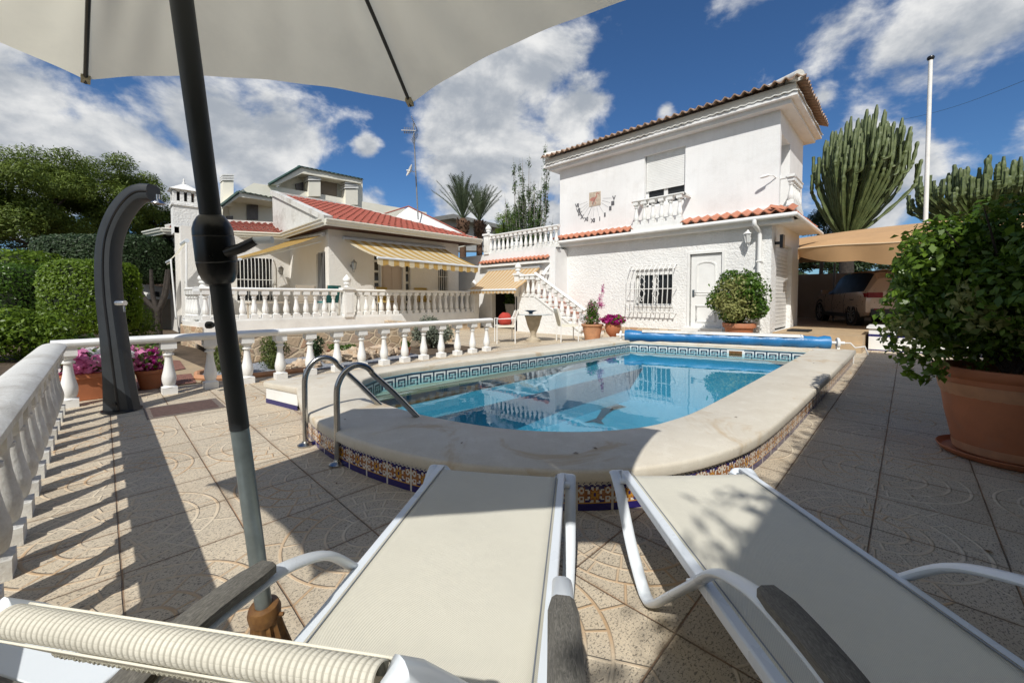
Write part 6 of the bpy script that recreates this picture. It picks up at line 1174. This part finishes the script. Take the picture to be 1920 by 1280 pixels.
cactus('second candelabra cactus behind the large potted shrub at right', 1850, 23, 470, 292, 3.5, 4, 115, forkpy=440, sr=.085)
# tall hedge on the right, outside the picture, that shades the right side of the terrace
t = thing('boundary_hedge', 'tall leafy boundary hedge along right side of terrace', 'hedge', (2,-1.5,0)); cl = []
g = random.Random(8); x = -5.5
while x < 8.6:
    for z in (.5,1.2,1.9,2.6,3.2,3.65): cl.append(((x+g.uniform(-.1,.1), -1.62+g.uniform(-.06,.06), z), (.42,.36,.45)))
    if g.random() < .4: cl.append(((x, -1.55, 4.0+.15*g.random()), (.16,.14,.22)))
    if -2.4 < x < -.7: cl.append(((x+.1, -1.5, 4.3), (.09,.07,.24)))
    x += .34
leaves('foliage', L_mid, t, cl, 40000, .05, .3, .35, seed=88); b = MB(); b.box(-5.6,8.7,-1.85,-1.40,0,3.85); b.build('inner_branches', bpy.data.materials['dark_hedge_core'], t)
t = thing('sky_blocking_cypress', 'unseen dark cypress row added behind the hedge to block skylight', 'added tree row', (2,-3.4,0)); cl = [((x, -3.5, z), (.6,.45,.7)) for x in np.arange(-5.5, 8.2, .62) for z in (.8,1.8,2.8,3.7,4.4)]  # out-of-view row added to cut skylight and deepen the right-hand shade
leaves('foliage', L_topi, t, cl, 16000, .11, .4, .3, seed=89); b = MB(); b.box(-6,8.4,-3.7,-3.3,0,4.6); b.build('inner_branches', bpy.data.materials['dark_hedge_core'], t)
# distant tree line closing the horizon
def ring_trees():
    g = np.random.default_rng(3); b = MB(); N = 240
    for k in range(N):
        a = 2*PI*k/N; 
        for j in range(1): rr = 95+10*math.sin(k*1.7); b.blob((rr*math.cos(a), rr*math.sin(a), 1.0), (3.2,3.2,3.2+1.2*math.sin(k*2.3)), k, 8, .4)
    o = b.build('distant_woodland', L_topi); o['kind'] = 'stuff'; o['label'] = 'far off belt of dark trees closing the horizon'; o['category'] = 'woodland'
ring_trees()
# ================================================================= WORLD: sky with cumulus
w = bpy.data.worlds.new('World'); sc.world = w; w.use_nodes = True; k = NT(w); k.n.clear(); out = k.new('ShaderNodeOutputWorld'); bg = k.new('ShaderNodeBackground'); k.l.new(bg.outputs[0], out.inputs[0])
SA = R(32); SE = R(46); sky = k.new('ShaderNodeTexSky', sky_type='NISHITA'); sky.sun_disc = False; sky.sun_elevation = SE; sky.sun_rotation = R(232); sky.air_density = 1.; sky.dust_density = .3; sky.ozone_density = 3.
tc = k.new('ShaderNodeTexCoord'); nz = k.vmath('NORMALIZE', tc.outputs['Generated']).outputs[0]
def rnd(px, py, r, amp=1.): d = ray(px, py).normalized(); return (d, r, amp)
wv = k.new('ShaderNodeTexNoise'); k.l.new(nz, wv.inputs['Vector']); wv.inputs['Scale'].default_value = 3.2; wv.inputs['Detail'].default_value = 3
wo_ = k.vmath('SUBTRACT', wv.outputs['Color']); wo_.inputs[1].default_value = (.5,.5,.5); ws = k.new('ShaderNodeVectorMath', operation='SCALE'); k.l.new(wo_.outputs[0], ws.inputs[0]); ws.inputs['Scale'].default_value = .16; dirn = k.vmath('ADD', nz, ws.outputs[0]).outputs[0]
blobs = [rnd(920,200,.25), rnd(1010,110,.12), rnd(1085,205,.10), rnd(880,320,.18), rnd(990,300,.16), rnd(840,240,.12), rnd(60,290,.15), rnd(210,300,.16), rnd(430,270,.13), rnd(530,240,.12), rnd(60,170,.10,.7), rnd(330,350,.13), rnd(480,330,.10,.9), rnd(690,265,.045,.8), rnd(700,385,.08,.9), rnd(1030,420,.08), rnd(1250,203,.035,.7),
  rnd(1690,330,.14,.9), rnd(1640,260,.07,.8), rnd(1590,55,.09,.55), rnd(1760,75,.14,.6), rnd(1890,70,.11,.75), rnd(1640,420,.13,.9), rnd(1560,180,.05,.6), rnd(-250,200,.3), rnd(2300,300,.25,.8)]
for v_, r_, a_2 in (((-1,-.3,.7),.7,.9),((-.3,-1,.7),.6,.9),((-.6,-.6,.25),.6,.9),((-.2,-.1,1),.45,.8),((.3,-1,.25),.5,.8),((-1,.4,.3),.4,.8)): blobs.append((Vector(v_).normalized(), r_, a_2))  # unseen clouds behind the camera, added to turn the blue fill light neutral
m_ = None
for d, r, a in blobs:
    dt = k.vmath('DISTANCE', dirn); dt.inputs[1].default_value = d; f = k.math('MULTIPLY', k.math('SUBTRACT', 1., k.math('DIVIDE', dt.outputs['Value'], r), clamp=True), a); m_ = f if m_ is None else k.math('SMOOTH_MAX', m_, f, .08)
mp = k.new('ShaderNodeMapping'); k.l.new(nz, mp.inputs[0]); mp.inputs['Scale'].default_value = (1,1,1.5)
n1 = k.noise(mp.outputs[0], 5.5, 10, .58, .25); n2 = k.noise(mp.outputs[0], 13., 8, .6, .2)
dens = k.math('ADD', k.math('MULTIPLY', m_, .95), k.math('MULTIPLY', k.math('SUBTRACT', n1, .5), 1.7)); dens = k.math('ADD', dens, k.math('MULTIPLY', k.math('SUBTRACT', n2, .5), .22))
up2 = k.new('ShaderNodeMapping'); k.l.new(nz, up2.inputs[0]); up2.inputs['Scale'].default_value = (1,1,1.5); up2.inputs['Location'].default_value = (0,0,.07); n1b = k.noise(up2.outputs[0], 5.5, 10, .58, .25)
sepz = k.new('ShaderNodeSeparateXYZ'); k.l.new(nz, sepz.inputs[0])
cov = k.smooth(dens, .13, .48)
elz = k.smooth(sepz.outputs[2], .18, .62)
lit = k.math('ADD', k.math('MULTIPLY', k.math('SUBTRACT', n1, n1b), 3.2), k.math('ADD', k.math('MULTIPLY', k.math('SUBTRACT', n2, .5), 1.0), .46)); lit = k.smooth(k.math('SUBTRACT', lit, k.math('MULTIPLY', k.math('SUBTRACT', dens, .35), .45)), -.2, 1.15)
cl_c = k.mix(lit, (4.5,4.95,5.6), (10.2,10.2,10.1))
skc = k.mix(1., sky.outputs[0], (.52,.80,1.08), 'MULTIPLY')
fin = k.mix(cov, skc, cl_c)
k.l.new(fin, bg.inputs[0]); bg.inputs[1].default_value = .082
# ================================================================= SUN
sl_ = bpy.data.lights.new('Sun', 'SUN'); sl_.energy = 4.2; sl_.angle = R(.53); sl_.color = (1., .965, .90); so = bpy.data.objects.new('Sun', sl_); COL.objects.link(so)
tv = Vector((math.cos(SA)*math.cos(SE), math.sin(SA)*math.cos(SE), -math.sin(SE))); so.rotation_euler = tv.to_track_quat('-Z', 'Y').to_euler(); so.location = (-10,-8,20)
# ================================================================= CAMERA
cd = bpy.data.cameras.new('Camera'); cam = bpy.data.objects.new('Camera', cd); COL.objects.link(cam); cam.location = (0,0,H); cam.rotation_euler = (PI/2-pt, 0, yaw-PI/2)
cd.sensor_width = 36; cd.lens = 36*F/1920; cd.shift_y = -(640-PY0)/1920; cd.clip_start = .02; cd.clip_end = 2000; sc.camera = cam
sc.view_settings.view_transform = 'Standard'; sc.view_settings.look = 'None'; sc.view_settings.exposure = .06; sc.view_settings.gamma = 1
sc.render.engine = 'CYCLES'; sc.cycles.max_bounces = 8; sc.cycles.transparent_max_bounces = 16; sc.cycles.caustics_reflective = False; sc.cycles.caustics_refractive = False
